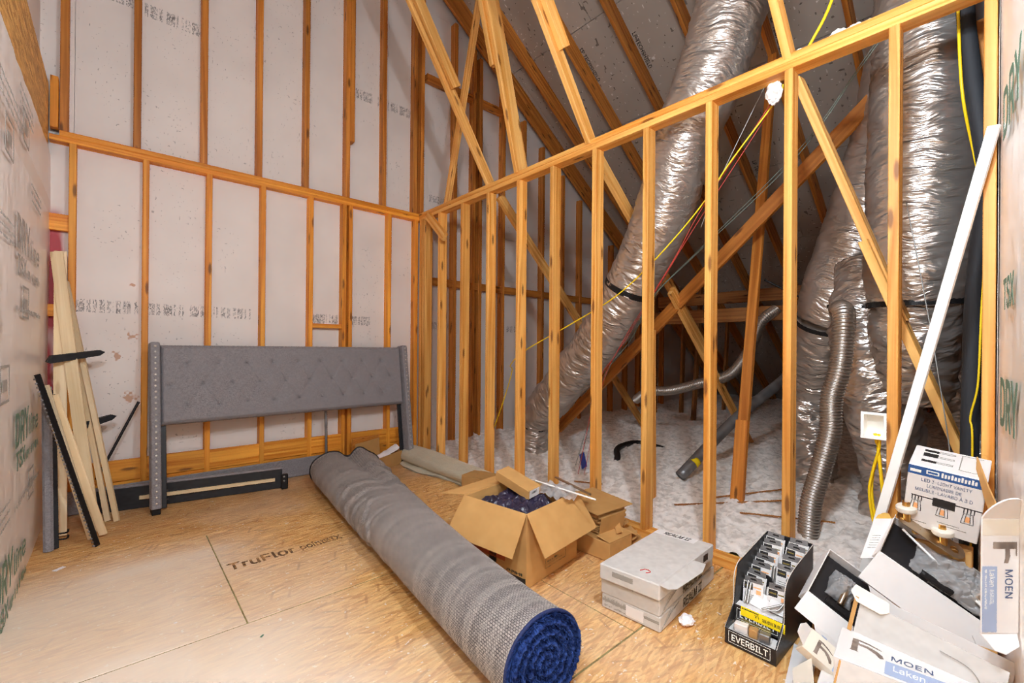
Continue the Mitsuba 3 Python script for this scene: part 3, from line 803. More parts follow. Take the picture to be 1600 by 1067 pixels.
d3 = thing('flexible_duct', 'tall gray-brown foil duct leaning behind the ribbed aluminium hose', 'duct')
pts = [(3.92, 0.43, 3.4, .25), (3.92, 0.47, 3.1, .25), (3.93, 0.545, 2.65, .25), (3.94, 0.72, 2.02, .25), (3.95, 0.86, 1.60, .24), (3.98, 0.93, 1.42, .20)]
part(d3, 'sleeve', tube(pts, None, 260, 72, wrinkle(0.011, 41)), M_FOIL, True)
pts = [(3.97, 0.92, 1.44, .20), (4.12, 0.985, 1.22, .20), (4.28, 1.06, 0.98, .19), (4.33, 1.10, 0.84, .17)]
part(d3, 'sleeve', tube(pts, None, 120, 60, wrinkle(0.022, 47, 0.7)), M_FOIL, True)
pts = [(4.32, 1.09, 0.86, .165), (4.34, 1.12, 0.70, .18), (4.34, 1.12, 0.50, .185), (4.33, 1.11, 0.30, .17), (4.33, 1.11, 0.10, .16)]
part(d3, 'sleeve', tube(pts, None, 130, 60, wrinkle(0.045, 49, 0.8)), M_FOIL, True)
part(d3, 'strap', ring_strap(V(3.975, 0.925, 1.43), V(.5, .3, -.9), 0.206, 0.03), M_BLACK, 30)

d4 = thing('flexible_duct', 'shiny wrinkled foil duct drooping to the insulation behind the third stud from the right', 'duct')
pts = [(3.72, 0.66, 1.78, .15), (3.66, 0.64, 1.60, .18), (3.62, 0.63, 1.42, .20), (3.58, 0.60, 1.16, .205), (3.58, 0.56, 0.90, .20), (3.66, 0.52, 0.62, .18), (3.70, 0.50, 0.40, .17), (3.70, 0.50, 0.12, .165)]
part(d4, 'sleeve', tube(pts, None, 300, 64, wrinkle(0.034, 53, 0.8)), M_FOIL, True)
part(d4, 'strap', ring_strap(V(3.64, 0.635, 1.50), V(.1, .05, -1), 0.205, 0.02), M_BLACK, 30)
d5 = single('dark_duct', tube([(4.3, 0.14, 1.5, .2), (4.3, 0.14, 1.2, .2), (4.32, 0.15, 0.95, .17), (4.34, 0.12, .6, .16), (4.34, .10, .1, .16)], None, 200, 48, wrinkle(0.05, 61)), M_FOIL, 'shadowed foil duct behind the foot of the white trim stick', 'duct', smooth=True)


def ribbed(pts, n, r, pitch):
    return tube(pts, r, n, 28, lambda s, a, P: 0.075 * r * np.sin(2 * PI * s / pitch) + 0 * a)


single('aluminium_hose', ribbed([(3.36, 0.72, 1.47), (3.14, 0.652, 1.40), (3.11, 0.66, 1.12), (3.11, 0.70, 0.93), (3.11, 0.706, 0.73), (3.11, 0.757, 0.48), (3.11, 0.80, 0.28), (3.11, 0.815, 0.04)], 640, 0.054, 0.018), M_FLEX,
       'ribbed aluminium vent hose running down to the insulation right of the fourth stud', 'hose', smooth=True)
single('aluminium_hose', ribbed([(4.7, 1.50, 1.60), (4.6, 1.60, 1.476), (4.6, 1.70, 1.22), (4.6, 1.89, 0.96), (4.6, 2.22, 0.845), (4.6, 2.51, 0.755), (4.6, 2.80, 0.715), (4.65, 3.0, 0.6)], 700, 0.05, 0.02), M_FLEX,
       'ribbed aluminium vent hose curving through the middle of the attic', 'hose', smooth=True)
g = thing('vent_pipe', 'gray metal pipe slanting up out of the insulation behind the upright post', 'pipe')
part(g, 'pipe', tube([(3.50, 1.825, 0.16), (4.1, 1.63, 0.594), (4.8, 1.41, 0.98), (5.6, 1.25, 1.35)], 0.046, 60, 32), M_GALV, True)
part(g, 'coupling', tube([(4.72, 1.43, 0.94), (4.92, 1.385, 1.045)], 0.052, 8, 32), M_GALV, True)
part(g, 'yellow_label', tube([(3.62, 1.785, 0.247), (3.66, 1.772, 0.276)], 0.0475, 4, 32), M_YELLOW, True, label='yellow label near the lower end')
single('insulated_pipe', tube([(2.86, 0.17, 3.5), (2.85, 0.153, 2.79), (2.85, 0.137, 2.55), (2.85, 0.108, 2.25), (2.855, 0.083, 2.03), (2.86, 0.072, 1.92)], 0.031, 60, 20), M_RUBBER, 'upper length of black foam-covered pipe beside the end post', 'pipe', smooth=True)
single('insulated_pipe', tube([(2.86, 0.075, 1.90), (2.85, 0.084, 1.82), (2.85, 0.106, 1.63), (2.85, 0.121, 1.346), (2.85, 0.125, 1.06), (2.85, 0.128, 0.80), (2.85, 0.13, 0.05)], 0.031, 60, 20), M_RUBBER, 'lower black foam-covered pipe standing behind the vanity light carton', 'pipe', smooth=True)

# ------------------------------------------------------------------ wires
def wire(name, label, pts, r, m, n=80):
    single(name, tube(pts, r, n, 8), m, label, 'wire', smooth=True)


wire('yellow_cable', 'yellow cable dropping from above to the top of the plate', [(2.56, 0.50, 3.25), (2.56, 0.588, 2.891), (2.56, 0.69, 2.70)], 0.007, M_YWIRE, 20)
wire('yellow_cable', 'long yellow cable slanting across the silver duct behind the studs', [(2.64, 0.82, 2.62), (2.655, 0.853, 2.561), (2.655, 1.10, 2.29), (2.655, 1.291, 2.054), (2.655, 1.594, 1.781), (2.655, 1.897, 1.572), (2.655, 2.316, 1.389), (2.66, 2.827, 1.183), (2.72, 3.08, 1.05), (2.80, 3.15, 0.986), (2.80, 3.267, 0.70), (2.80, 3.478, 0.267), (2.80, 3.5, 0.08)], 0.0045, M_YWIRE, 160)
wire('red_wire', 'red wire beside the long yellow cable', [(2.66, 0.85, 2.60), (2.68, 0.884, 2.571), (2.68, 1.261, 2.09), (2.68, 1.442, 1.804), (2.70, 1.63, 1.56), (2.95, 1.95, 1.37), (3.0, 2.135, 1.144), (3.0, 2.3, 0.9), (3.0, 2.5, 0.12)], 0.0024, M_RWIRE, 120)
wire('red_wire', 'second red wire looping behind the fourth and fifth studs', [(2.66, 0.86, 2.60), (2.69, 0.90, 2.53), (2.69, 1.30, 2.00), (2.69, 1.50, 1.72), (2.72, 1.68, 1.50), (2.98, 2.0, 1.30), (3.02, 2.25, 0.95), (3.02, 2.45, 0.12)], 0.0022, M_RWIRE, 120)
wire('green_wire', 'green wire slanting behind the studs right of the silver duct', [(3.0, 0.35, 3.0), (3.0, 0.556, 2.74), (3.0, 0.873, 2.336), (3.0, 1.454, 1.874), (3.0, 1.795, 1.592), (3.18, 2.119, 1.261), (3.2, 2.396, 0.941), (3.2, 2.7, 0.12)], 0.0022, M_GWIRE, 120)
wire('green_wire', 'thin green wire running just above the other green wire', [(3.0, 0.33, 3.05), (3.0, 0.535, 2.785), (3.0, 0.85, 2.385), (3.0, 1.43, 1.905), (3.02, 1.795, 1.61), (3.2, 2.1, 1.30), (3.22, 2.38, 0.97), (3.22, 2.68, 0.12)], 0.0018, M_GWIRE, 120)
wire('gray_string', 'thin gray string hanging from the plate left of the red wires', [(2.72, 0.93, 2.66), (2.8, 0.965, 2.734), (2.8, 1.237, 2.232), (2.83, 1.35, 2.0)], 0.0025, M_GRWIRE, 40)
wire('yellow_cable', 'yellow cable beside the upper black pipe', [(2.79, 0.178, 3.0), (2.79, 0.171, 2.719), (2.82, 0.157, 2.36), (2.95, 0.125, 2.12), (2.98, 0.09, 1.9)], 0.006, M_YWIRE)
wire('yellow_cable', 'yellow cable running down between the lower black pipe and the end post', [(2.75, 0.082, 1.62), (2.75, 0.092, 1.35), (2.75, 0.10, 1.067), (2.76, 0.122, 0.92), (2.75, 0.115, 0.80), (2.75, 0.12, 0.1)], 0.004, M_YWIRE)
single('end_block', board((2.95, 0.085, 2.34), (2.95, 0.105, 2.72), 0.10, 0.038, V(0, 1, 0)), W_DARK, 'short wood block behind the end post beside the black pipe', 'block')
wire('black_cable', 'black strap tying the two hanging ducts together', [(3.95, 1.35, 1.78), (3.95, 1.1, 1.62), (3.72, 0.80, 1.47), (3.5, 0.63, 1.44), (3.44, 0.50, 1.45), (3.5, 0.30, 1.47)], 0.008, M_BLACK)
wire('thin_string', 'thin string hanging behind the white trim stick', [(2.95, 0.36, 1.95), (2.95, 0.30, 1.55), (2.95, 0.24, 1.1), (2.95, 0.19, 0.62), (2.95, 0.19, 0.1)], 0.0025, M_GRWIRE)
# things lying on the insulation
single('blue_bracket', slab((3.17, 2.60, 0.115), V(0.30, 0.28, 0.03), V(0.03, -0.035, 0.03), 0.006), M_BLUEPL, 'small blue plastic strip lying on the insulation', 'strip')
single('black_hose', tube([(3.62, 2.55, 0.10), (3.685, 2.574, 0.15), (3.85, 2.70, 0.17), (4.08, 2.79, 0.165), (4.35, 2.80, 0.16), (4.42, 2.62, 0.145), (4.43, 2.45, 0.12)], 0.03, 60, 14), M_BLACK, 'curved black hose lying on the insulation behind the sixth stud', 'hose', smooth=True)
for k, (a, b, lab) in enumerate((((3.02, 1.62, .1), (3.5, 1.05, .14), 'brown twig-like scrap half buried in the insulation by the fourth stud'), ((3.25, 1.50, .12), (3.75, 1.15, .16), 'thin brown stick on the insulation under the attic post'), ((3.1, 1.2, .11), (3.3, .72, .13), 'thin brown strip on the insulation left of the ribbed hose'), ((2.95, 2.5, .1), (3.05, 2.28, .12), 'reddish wood scrap on the insulation behind the open carton'))):
    a, b = V(*a), V(*b)
    a[2] = float(ins_z(a[0:1], a[1:2])[0]) + 0.01; b[2] = float(ins_z(b[0:1], b[1:2])[0]) + 0.014
    single('wood_scrap', board(a, b, 0.011, 0.009), W_OLD, lab, 'scrap')
for x, y in ((3.6, 1.0), (3.8, .95), (4.6, 1.25)):
    pass

# electrical box on the stud with its yellow cable
eb = thing('electrical_box', 'white plastic outlet box on the stud above a yellow cable coil', 'electrical box')
y0, y1, z0, z1 = 0.375, 0.452, 0.818, 0.922
part(eb, 'box', cat(*[frame_box(o, u, v, w, 0.001) for o, u, v, w in (((2.60, y0, z0), (0.004, 0, 0), (0, y1 - y0, 0), (0, 0, z1 - z0)), ((2.535, y0, z0), (0.068, 0, 0), (0, .004, 0), (0, 0, z1 - z0)), ((2.535, y1 - .004, z0), (0.068, 0, 0), (0, .004, 0), (0, 0, z1 - z0)), ((2.535, y0, z0), (0.068, 0, 0), (0, y1 - y0, 0), (0, 0, .004)), ((2.535, y0, z1 - .004), (0.068, 0, 0), (0, y1 - y0, 0), (0, 0, .004)))]), M_WHITE)
part(eb, 'flange', cat(*[frame_box(o, (0.004, 0, 0), v, w, 0.001) for o, v, w in (((2.532, y0 - .008, z0 - .008), (0, .012, 0), (0, 0, .12)), ((2.532, y1 - .004, z0 - .008), (0, .012, 0), (0, 0, .12)), ((2.532, y0 - .008, z0 - .008), (0, .093, 0), (0, 0, .012)), ((2.532, y0 - .008, z1 - .004), (0, .093, 0), (0, 0, .012)))]), M_WHITE)
wire('yellow_cable', 'yellow cable coil hanging below the white outlet box', [(2.575, .415, .83), (2.585, .41, .79), (2.60, .405, .755), (2.625, .43, .64), (2.63, .435, .55), (2.63, .425, .46), (2.62, .40, .40), (2.61, .385, .44), (2.60, .39, .56), (2.59, .40, .70), (2.585, .405, .77)], 0.007, M_YWIRE)
wire('yellow_cable', 'short yellow cable loop tied beside the coil under the outlet box', [(2.57, .40, .83), (2.575, .40, .77), (2.60, .425, .66), (2.61, .44, .56), (2.62, .43, .44), (2.61, .41, .36), (2.60, .40, .2), (2.6, .4, .09)], 0.006, M_YWIRE)
# fluff on the plate
for k, (y, s) in enumerate(((0.72, 1.0), (0.66, .6), (.56, 1.4), (.50, 1.2), (.44, .9), (1.12, .5), (1.5, .4), (.95, .5))):
    b = trimesh.creation.icosphere(3, 1.0)
    v = np.array(b.vertices); v *= (1 + 0.9 * (meshkit.fbm(v * 2.3 + k, 3, k) - 0.5))[:, None]
    b.vertices = v * V(0.02, 0.03, 0.014) * s + V(2.56, y, HP + 0.008 * s)
    single('insulation_tuft', b, M_INS, ('white tuft on the plate right beside the pale strut at the right', 'small white tuft between the pale strut and the yellow cable', 'biggest white tuft on the plate right of the yellow cable', 'second biggest white tuft on the plate near the right end', 'white tuft on the plate farthest right', 'small white tuft on the plate just right of the silver duct', 'tiny white tuft on the plate in front of the silver duct', 'small white tuft on the plate left of the pale right-hand strut')[k], 'tuft', 'tufts on the plate', smooth=True)
b = trimesh.creation.icosphere(4, 1.0); v = np.array(b.vertices); v *= (1 + 0.9 * (meshkit.fbm(v * 2.6, 3, 77) - 0.5))[:, None]; b.vertices = v * V(0.02, 0.035, 0.06) + V(2.60, .85, 2.57)
single('insulation_tuft', b, M_INS, 'white insulation clump stuck under the plate where the wires enter', 'tuft', smooth=True)

# ------------------------------------------------------------------ headboard
hb = thing('headboard', 'wide gray tufted headboard with studded wings leaning against the gable wall', 'headboard')
HL, HR = V(0.185, 4.07, 0), V(2.315, 4.19, 0)      # feet
ex = unit(HR - HL)
ey = V(-ex[1], ex[0], 0)                            # towards the wall
TILT = math.atan2(0.175, 1.21)
ez = V(0, 0, 1) * math.cos(TILT) + ey * math.sin(TILT)
en = np.cross(ex, ez)                               # out of the front (towards the room)
en = en if np.dot(en, ey) < 0 else -en
WH = float(np.linalg.norm(HR - HL))


def HP3(s, h, d=0.0):
    return HL + ex * s + ez * h + en * d


WW = 0.062
s0, s1, h0, h1 = WW, WH - WW, 0.615, 1.215
ns, nh = 330, 110
S, Hh = np.meshgrid(np.linspace(s0, s1, ns), np.linspace(h0, h1, nh), indexing='ij')
rowsb = [(1.075, 0.23), (0.915, 0.125), (0.755, 0.23)]
btn = []
for hh, so in rowsb:
    k = 0
    while so + 0.2015 * k < WH - 0.10:
        btn.append((so + 0.2015 * k, hh)); k += 1
depth = 0.052 * np.minimum(1, np.minimum.reduce([(S - s0) / 0.02, (s1 - S) / 0.02, (Hh - h0) / 0.03, (h1 - Hh) / 0.03]).clip(0, 1)) ** 0.45
dip = np.zeros_like(S)
for bs, bh in btn:
    r2 = (S - bs) ** 2 + (Hh - bh) ** 2
    dip += 0.010 * np.exp(-r2 / (2 * 0.012 ** 2)) + 0.010 * np.exp(-r2 / (2 * 0.035 ** 2))
rr = nrng.random((len(btn), len(btn)))
for i, (a, b) in enumerate(btn):
    for j, (c, d) in enumerate(btn):
        if j > i and 0.05 < math.hypot(c - a, d - b) < 0.20 and abs(d - b) > 0.05:
            L = math.hypot(c - a, d - b)
            t = ((S - a) * (c - a) + (Hh - b) * (d - b)) / L ** 2
            q = np.abs((S - a) * (d - b) - (Hh - b) * (c - a)) / L
            dip += (0.0012 + 0.0028 * rr[i, j]) * np.exp(-(q / 0.006) ** 2) * np.exp(-((t - .5) / .45) ** 4)
P = HL + ex * S[..., None] + ez * Hh[..., None] + en * (depth - dip)[..., None]
body = frame_box(HP3(s0, h0, -0.03), ex * (s1 - s0), ez * (h1 - h0), en * 0.032, 0.004)
part(hb, 'panel', cat(grid_mesh(P, True), body), M_FABRIC, 40)
for bs, bh in btn:
    m = trimesh.creation.icosphere(2, 1.0)
    m.vertices = np.array(m.vertices) @ np.stack([ex * 0.0085, ez * 0.0085, en * 0.005]) + HP3(bs, bh, 0.052 - 0.016)
    part(hb, 'button', m, M_FABRIC, True)
for w, sc in ((0, WW / 2), (1, WH - WW / 2)):
    c = HP3(sc, 0.61, 0.02)
    prof = [(math.copysign(1, math.cos(a)) * abs(math.cos(a)) ** 0.35 * WW / 2, math.copysign(1, math.sin(a)) * abs(math.sin(a)) ** 0.35 * 0.065) for a in np.linspace(0, 2 * PI, 36, endpoint=False)]
    pts = [HP3(sc + x * e, h, 0.025 + y * e) for h, e in ((0.035, .9), (0.04, 1), (1.205, 1), (1.222, .94), (1.228, .7)) for x, y in prof]
    wing = part(hb, 'wing', trimesh.convex.convex_hull(np.array(pts)), M_FABRIC, 40)
    for k in range(28):
        m = trimesh.creation.icosphere(1, 1.0)
        m.vertices = np.array(m.vertices) @ np.stack([ex * 0.0078, ez * 0.0078, en * 0.004]) + HP3(sc, 0.075 + k * 0.0415, 0.0905)
        part(wing, 'nailhead', m, M_NAIL, True)
    part(wing, 'foot', cbox(HP3(sc, 0.02, 0.02), (0.05, 0.09, 0.04), 0.003, R=np.stack([ex, ey, V(0, 0, 1)], 1)), M_BLACK)
    part(hb, 'leg', frame_box(HP3(sc - 0.025 + (0.045 if w == 0 else -0.045), 0.02, -0.035), ex * 0.05, ez * 0.6, en * 0.02, 0.003), M_BLACKWOOD, label='black leg board behind the wing')

# ------------------------------------------------------------------ bed rails lying along the wall
ra = thing('bed_rail', 'black-faced bed rail with a cream strip, lying on the floor before the headboard', 'bed rail')
A0, A1 = V(-0.10, 4.305, 0.002), V(1.06, 4.115, 0.002)
rx = unit(A1 - A0); ry = V(-rx[1], rx[0], 0); RL = float(np.linalg.norm(A1 - A0))
part(ra, 'board', frame_box(A0, rx * RL, ry * 0.022, V(0, 0, 0.158), 0.002), M_BLACKWOOD)
part(ra, 'padding', frame_box(A0 + ry * 0.022, rx * RL, ry * 0.022, V(0, 0, 0.172), 0.006), M_FABRIC, label='gray linen cover on the outer side')
part(ra, 'padding', frame_box(A0 + ry * -0.002 + V(0, 0, 0.158), rx * RL, ry * 0.036, V(0, 0, 0.016), 0.005), M_FABRIC, label='gray linen cover folded over the top')
part(ra, 'ledger_strip', board(A0 + rx * 0.24 - ry * 0.012 + V(0, 0, 0.080), A0 + rx * (RL - 0.055) - ry * 0.012 + V(0, 0, 0.080), 0.022, 0.026, ry), W_PALE, label='cream wood strip')
for s in (0.08, 0.085):
    part(ra, 'bolt', cbox(A0 + rx * (s) - ry * 0.004 + V(0, 0, 0.05 if s < .082 else .115), (0.014, 0.008, 0.014), 0.002, math.atan2(rx[1], rx[0])), M_BLACK)
for s, z in ((0.31, 0.128), (0.36, 0.112), (0.36, 0.045), (0.31, 0.025)):
    part(ra, 'pin', tube([A0 + rx * s - ry * 0.008 + V(0, 0, z), A0 + rx * (s + 0.05) - ry * 0.03 + V(0, 0, z + 0.002)], 0.0018, 4, 6), M_STEEL, label='thin steel pin')
hk = part(ra, 'bracket', frame_box(A1 - ry * 0.05 + rx * -0.01, rx * 0.05, ry * 0.03, V(0, 0, 0.125), 0.006), M_BLACK, label='black corner bracket')
for z in (0.07, 0.105):
    m = trimesh.creation.icosphere(2, 0.008); m.apply_translation(A1 - ry * 0.05 + rx * 0.01 + V(0, 0, z)); part(hk, 'bolt', m, M_STEEL, True, label='bright bolt head')
rb = thing('bed_rail', 'gray padded bed rail lying behind the black one, along the foot of the gable wall', 'bed rail')
B0, B1 = V(-0.30, 4.372, 0.002), V(1.66, 4.385, 0.002)
part(rb, 'padding', frame_box(B0, B1 - B0, V(0, 0.026, 0), V(0, 0, 0.165), 0.008), M_FABRIC)
part(rb, 'board', frame_box(B0 + V(0.01, 0.026, 0.008), B1 - B0 - V(.02, 0, 0), V(0, 0.016, 0), V(0, 0, 0.148), 0.002), M_BLACKWOOD)

# ------------------------------------------------------------------ bed slats, slat legs and leftovers leaning in the left corner


def slat(label, p_top, p_bot, w, t, side, name='pine_board', m=W_PALE):
    return single(name, board(p_bot, p_top, w, t, side, 0.0015), m, label, 'board')


sx = V(0.93, -0.36, 0)
slat('tall cream board in the left corner, nearest the wrapped wall at its top', (-0.312, 4.35, 1.835), (-0.10, 3.90, 0.003), 0.068, 0.014, sx)
slat('tall cream board in the left corner, just right of the other tall one', (-0.295, 4.385, 1.845), (-0.255, 3.95, 0.003), 0.064, 0.014, V(1, -.1, 0))
slat('long cream board slanting right to the floor, front one of the pair', (-0.268, 4.39, 1.64), (0.012, 4.045, 0.003), 0.03, 0.022, sx)
slat('long cream board slanting right to the floor, back one of the pair', (-0.275, 4.405, 1.56), (-0.035, 4.09, 0.003), 0.032, 0.018, sx)
slat('short cream board beside the black toothed strip, nearer the camera', (-0.308, 3.68, 0.965), (-0.100, 3.72, 0.02), 0.045, 0.012, sx)
slat('short cream board beside the black toothed strip, farther one', (-0.270, 3.72, 0.905), (-0.052, 3.76, 0.02), 0.040, 0.012, sx)
slat('short cream board standing between the gray padded post and the corner', (-0.322, 4.05, 0.62), (-0.285, 3.985, 0.003), 0.035, 0.016, V(1, -.1, 0))
b0, b1 = V(-0.075, 3.62, 0.003), V(-0.325, 3.56, 1.035)
st = thing('toothed_strip', 'black slotted strip with a toothed edge leaning in the left corner', 'strip')
ax = unit(b1 - b0); sd = unit(np.cross(ax, V(.55, -.6, .1)))
part(st, 'strip', board(b0, b1, 0.030, 0.006, sd, 0.001), M_BLACK)
for k in range(44):
    c = b0 + (b1 - b0) * ((k + .5) / 44.5)
    part(st, 'tooth', frame_box(c - sd * 0.016 - ax * 0.004 - np.cross(ax, sd) * .005, ax * 0.009, -sd * 0.007, np.cross(ax, sd) * 0.01, 0.0008), M_GALV if k % 2 else M_FABRIC)
pp = thing('padded_post', 'gray padded bed post leaning against the wrapped wall at the left', 'post')
prof = [(x * 0.022, y * 0.022) for x, y in ((1, .5), (.5, 1), (-.5, 1), (-1, .5), (-1, -.5), (-.5, -1), (.5, -1), (1, -.5))]
q0, q1 = V(-0.285, 3.71, 0.004), V(-0.318, 3.93, 0.94)
part(pp, 'padding', trimesh.convex.convex_hull(np.array([q + V(x, y, 0) for q in (q0, q1) for x, y in prof])), M_FABRIC, 30)
part(pp, 'board', frame_box(q0 + V(0.022, 0.0, 0.0), V(0.02, 0.01, 0), V(-0.008, 0.02, 0), q1 - q0 - V(0, 0, .05), 0.002), M_BLACKWOOD)
for z in (.05, .085):
    part(pp, 'hook', tube([q0 + V(0.04, 0.01, z), q0 + V(0.075, 0.005, z), q0 + V(0.08, 0.0, z + 0.02)], 0.005, 8, 6), M_BLACK, label='small black hook near the foot')


def stake(label, a, b, w, t):
    a, b = V(*a), V(*b)
    ax = unit(b - a); up = V(0, 0, 1); n = unit(np.cross(ax, up)); L = np.linalg.norm(b - a)
    single('dark_stake', poly_sheet([(0, .3 * w), (0.02, 0), (L - 0.03, .12 * w), (L, .5 * w), (L - 0.03, .9 * w), (0.02, w)], a - n * t / 2, ax, up, t), M_BLACKWOOD, label, 'stake')


stake('dark pointed leg lying across the tall slats, upper one', (-0.335, 4.10, 1.075), (-0.065, 4.24, 1.125), 0.05, 0.03)
stake('dark pointed leg lying behind the long slats, lower one', (-0.215, 4.19, 0.61), (0.0, 4.30, 0.665), 0.05, 0.03)
stake('short dark block behind the tops of the short slats', (-0.335, 4.20, 0.83), (-0.24, 4.25, 0.90), 0.05, 0.03)
single('thin_rod', tube([(0.129, 4.395, 0.774), (-0.052, 4.345, 0.35), (-0.10, 4.335, 0.24)], 0.009, 16, 8), M_BLACK, 'thin black rod slanting against the wall left of the headboard', 'rod', smooth=True)

# ------------------------------------------------------------------ rolled rug
rug = thing('rolled_rug', 'rolled rug with gray woven backing outside and blue shag inside', 'rug')
# spine stations: x, y, half width, half height, lobe
st_ = [(1.085, 1.045, .163, .156), (1.10, 1.25, .163, .155), (1.165, 1.75, .175, .152), (1.235, 2.20, .195, .148), (1.315, 2.70, .225, .140), (1.405, 3.25, .255, .134), (1.495, 3.75, .285, .134), (1.53, 3.93, .288, .136)]
NL, NC = 420, 220
SP = spline([(a, b, 0.0, c, d) for a, b, c, d in st_], NL)
tg = np.gradient(SP[:, :2], axis=0); tg /= np.linalg.norm(tg, axis=1, keepdims=True)
nr = np.stack([tg[:, 1], -tg[:, 0]], 1)                # to the right (+x side)
along = np.concatenate([[0], np.cumsum(np.linalg.norm(np.diff(SP[:, :2], axis=0), axis=1))])
ang = np.linspace(0, 2 * PI, NC, endpoint=False)
uu = along / along[-1]
A_, U_ = np.meshgrid(ang, uu)
ca, sa = np.cos(A_), np.sin(A_)
ex_ = 1.0
hw = SP[:, 3][:, None]; hh = SP[:, 4][:, None]
far = np.clip((U_ - 0.35) / 0.65, 0, 1)
X = hw * np.sign(ca) * np.abs(ca) ** (1 - 0.15 * far)
Z = hh * np.sign(sa) * np.abs(sa) ** (1 - 0.25 * far)
top = np.clip(sa, 0, 1)
fx = X / hw
# a valley between the roll and the loose outer lap at the far end
Z += far ** 1.2 * top * (0.035 * np.exp(-((fx - 0.42) / 0.22) ** 2) - 0.05 * np.exp(-((fx - 0.05 - 0.25 * (1 - far)) / 0.17) ** 2) + 0.02 * np.exp(-((fx + 0.5) / 0.3) ** 2))
# soft buckles across the roll
p3 = np.stack([U_ * 9 + 1.2 * ca, 1.3 * ca, 1.3 * sa], -1)
fold = meshkit.fbm(p3, 3, 5) - 0.5
ridge = np.zeros_like(U_)
for c, tw, am, wd in ((0.50, 0.10, .030, .008), (0.56, 0.16, .030, .007), (0.62, .05, .024, .009), (0.70, .12, .022, .009), (0.42, .08, .016, .009), (0.80, .1, .024, .009), (0.53, -.1, .02, .007), (0.66, -.08, .02, .008), (.30, .05, .004, .02), (.88, .08, .01, .012)):
    d = U_ - c - tw * 0.35 * fx - 0.01 * np.sin(5 * A_ + c * 40)
    ridge += am * (np.exp(-(d / wd) ** 2) - 0.8 * np.exp(-((d + 1.4 * wd) / (wd * 1.2)) ** 2)) * np.clip(0.35 + 0.65 * np.sin(A_ * 1.0 + c * 9), 0, 1)
rad = (1 + (0.05 * fold * (0.3 + far) + ridge * 4.0 * (0.3 + .7 * far)))
X, Z = X * rad, Z * rad
Zc = hh + Z
Zc = np.maximum(Zc, 0.004)
PR = np.stack([SP[:, 0][:, None] + nr[:, 0][:, None] * X, SP[:, 1][:, None] + nr[:, 1][:, None] * X, Zc], -1)
closed = np.concatenate([PR, PR[:, :1]], 1)
arc = np.concatenate([[0], np.cumsum(np.linalg.norm(np.diff(closed[NL // 2], axis=0), axis=1))])
v, f, _ = grid_mesh(closed, True)
uvr = np.stack([np.repeat(along, NC + 1), np.tile(arc, NL)], 1)
part(rug, 'backing', (v, f, uvr), M_RUGBACK, True, label='gray woven backing')
ta = np.concatenate([[tg[0][0], tg[0][1], 0]]); na = np.array([nr[0][0], nr[0][1], 0.0])
c0 = V(1.085, 1.045, 0.156)
ring = [c0 + na * 0.163 * math.cos(a) + V(0, 0, .154) * math.sin(a) for a in np.linspace(0, 2 * PI, 80)]
part(rug, 'edge_binding', tube(ring, 0.007, 200, 8, None, False), M_NAVY, True, label='navy binding round the near end')
ring2 = [closed[-1][k] for k in range(0, NC + 1, 4)]
part(rug, 'edge_binding', tube(ring2, 0.009, 200, 8, None, False), M_BLACK, True, label='dark bound edge at the far end')
cap = closed[-1]; cc = cap.mean(0)
part(rug, 'far_end', (np.vstack([cap, cc + V(0, -.08, 0)]), np.array([[k, k + 1, NC + 1] for k in range(NC)])), M_NAVY, False)
# the spiral end: a disc of pile, deeper between the turns
nd, na_ = 70, 240
RR, AA = np.meshgrid(np.linspace(0.004, 0.158, nd), np.linspace(0, 2 * PI, na_), indexing='ij')
sp = (RR / 0.158 * 4.6 - AA / (2 * PI)) % 1.0
bumpy = 0.018 * np.exp(-((sp - 0.5) / 0.28) ** 2) - 0.020 * np.exp(-(np.minimum(sp, 1 - sp) / 0.10) ** 2)
bumpy += 0.016 * (meshkit.fbm(np.stack([RR * 90 * np.cos(AA), RR * 90 * np.sin(AA), AA * 0], -1), 3, 3) - 0.5)
PD = c0 + na * (RR * np.cos(AA))[..., None] + V(0, 0, .965) * (RR * np.sin(AA))[..., None] - ta * (bumpy + 0.004)[..., None]
part(rug, 'pile_end', grid_mesh(PD, True), M_RUGBLUE, True, label='blue shag pile rolled in a spiral')
vs, fs = [], []
for k in range(9000):
    r = 0.157 * math.sqrt(rng.random()); a = rng.random() * 2 * PI
    spk = (r / 0.158 * 4.6 - a / (2 * PI)) % 1.0
    if min(spk, 1 - spk) < 0.15 and rng.random() < .93: continue
    base = c0 + na * r * math.cos(a) + V(0, 0, .965) * r * math.sin(a) - ta * (0.004 + 0.012 * rng.random())
    d = unit(-ta + na * rng.uniform(-.9, .9) + V(0, 0, 1) * rng.uniform(-.9, .7)) * rng.uniform(.008, .018)
    w = unit(np.cross(d, V(rng.random(), rng.random(), rng.random() + .1))) * 0.0022
    n = len(vs); vs += [base - w, base + w, base + d * .6 + w * .8, base + d]
    fs += [[n, n + 1, n + 2], [n, n + 2, n + 3]]
part(rug, 'pile', (np.array(vs), np.array(fs)), M_RUGBLUE, kind='stuff')
vs, fs = [], []
for k in range(2200):
    a = rng.random() * 2 * PI
    if math.sin(a) > 0.75 and rng.random() < .7: continue
    base = c0 + na * .160 * math.cos(a) + V(0, 0, .153) * math.sin(a) - ta * rng.uniform(-.004, .010)
    d = unit(-ta * rng.uniform(0, 1) + (na * math.cos(a) + V(0, 0, 1) * math.sin(a)) * rng.uniform(.3, 1) + V(0, 0, -.3)) * rng.uniform(.008, .016)
    w = unit(np.cross(d, V(.3, .5, .8))) * 0.002
    n = len(vs); vs += [base - w, base + w, base + d * .6 + w * .8, base + d]
    fs += [[n, n + 1, n + 2], [n, n + 2, n + 3]]
vs = np.array(vs); vs[:, 2] = np.maximum(vs[:, 2], .002)
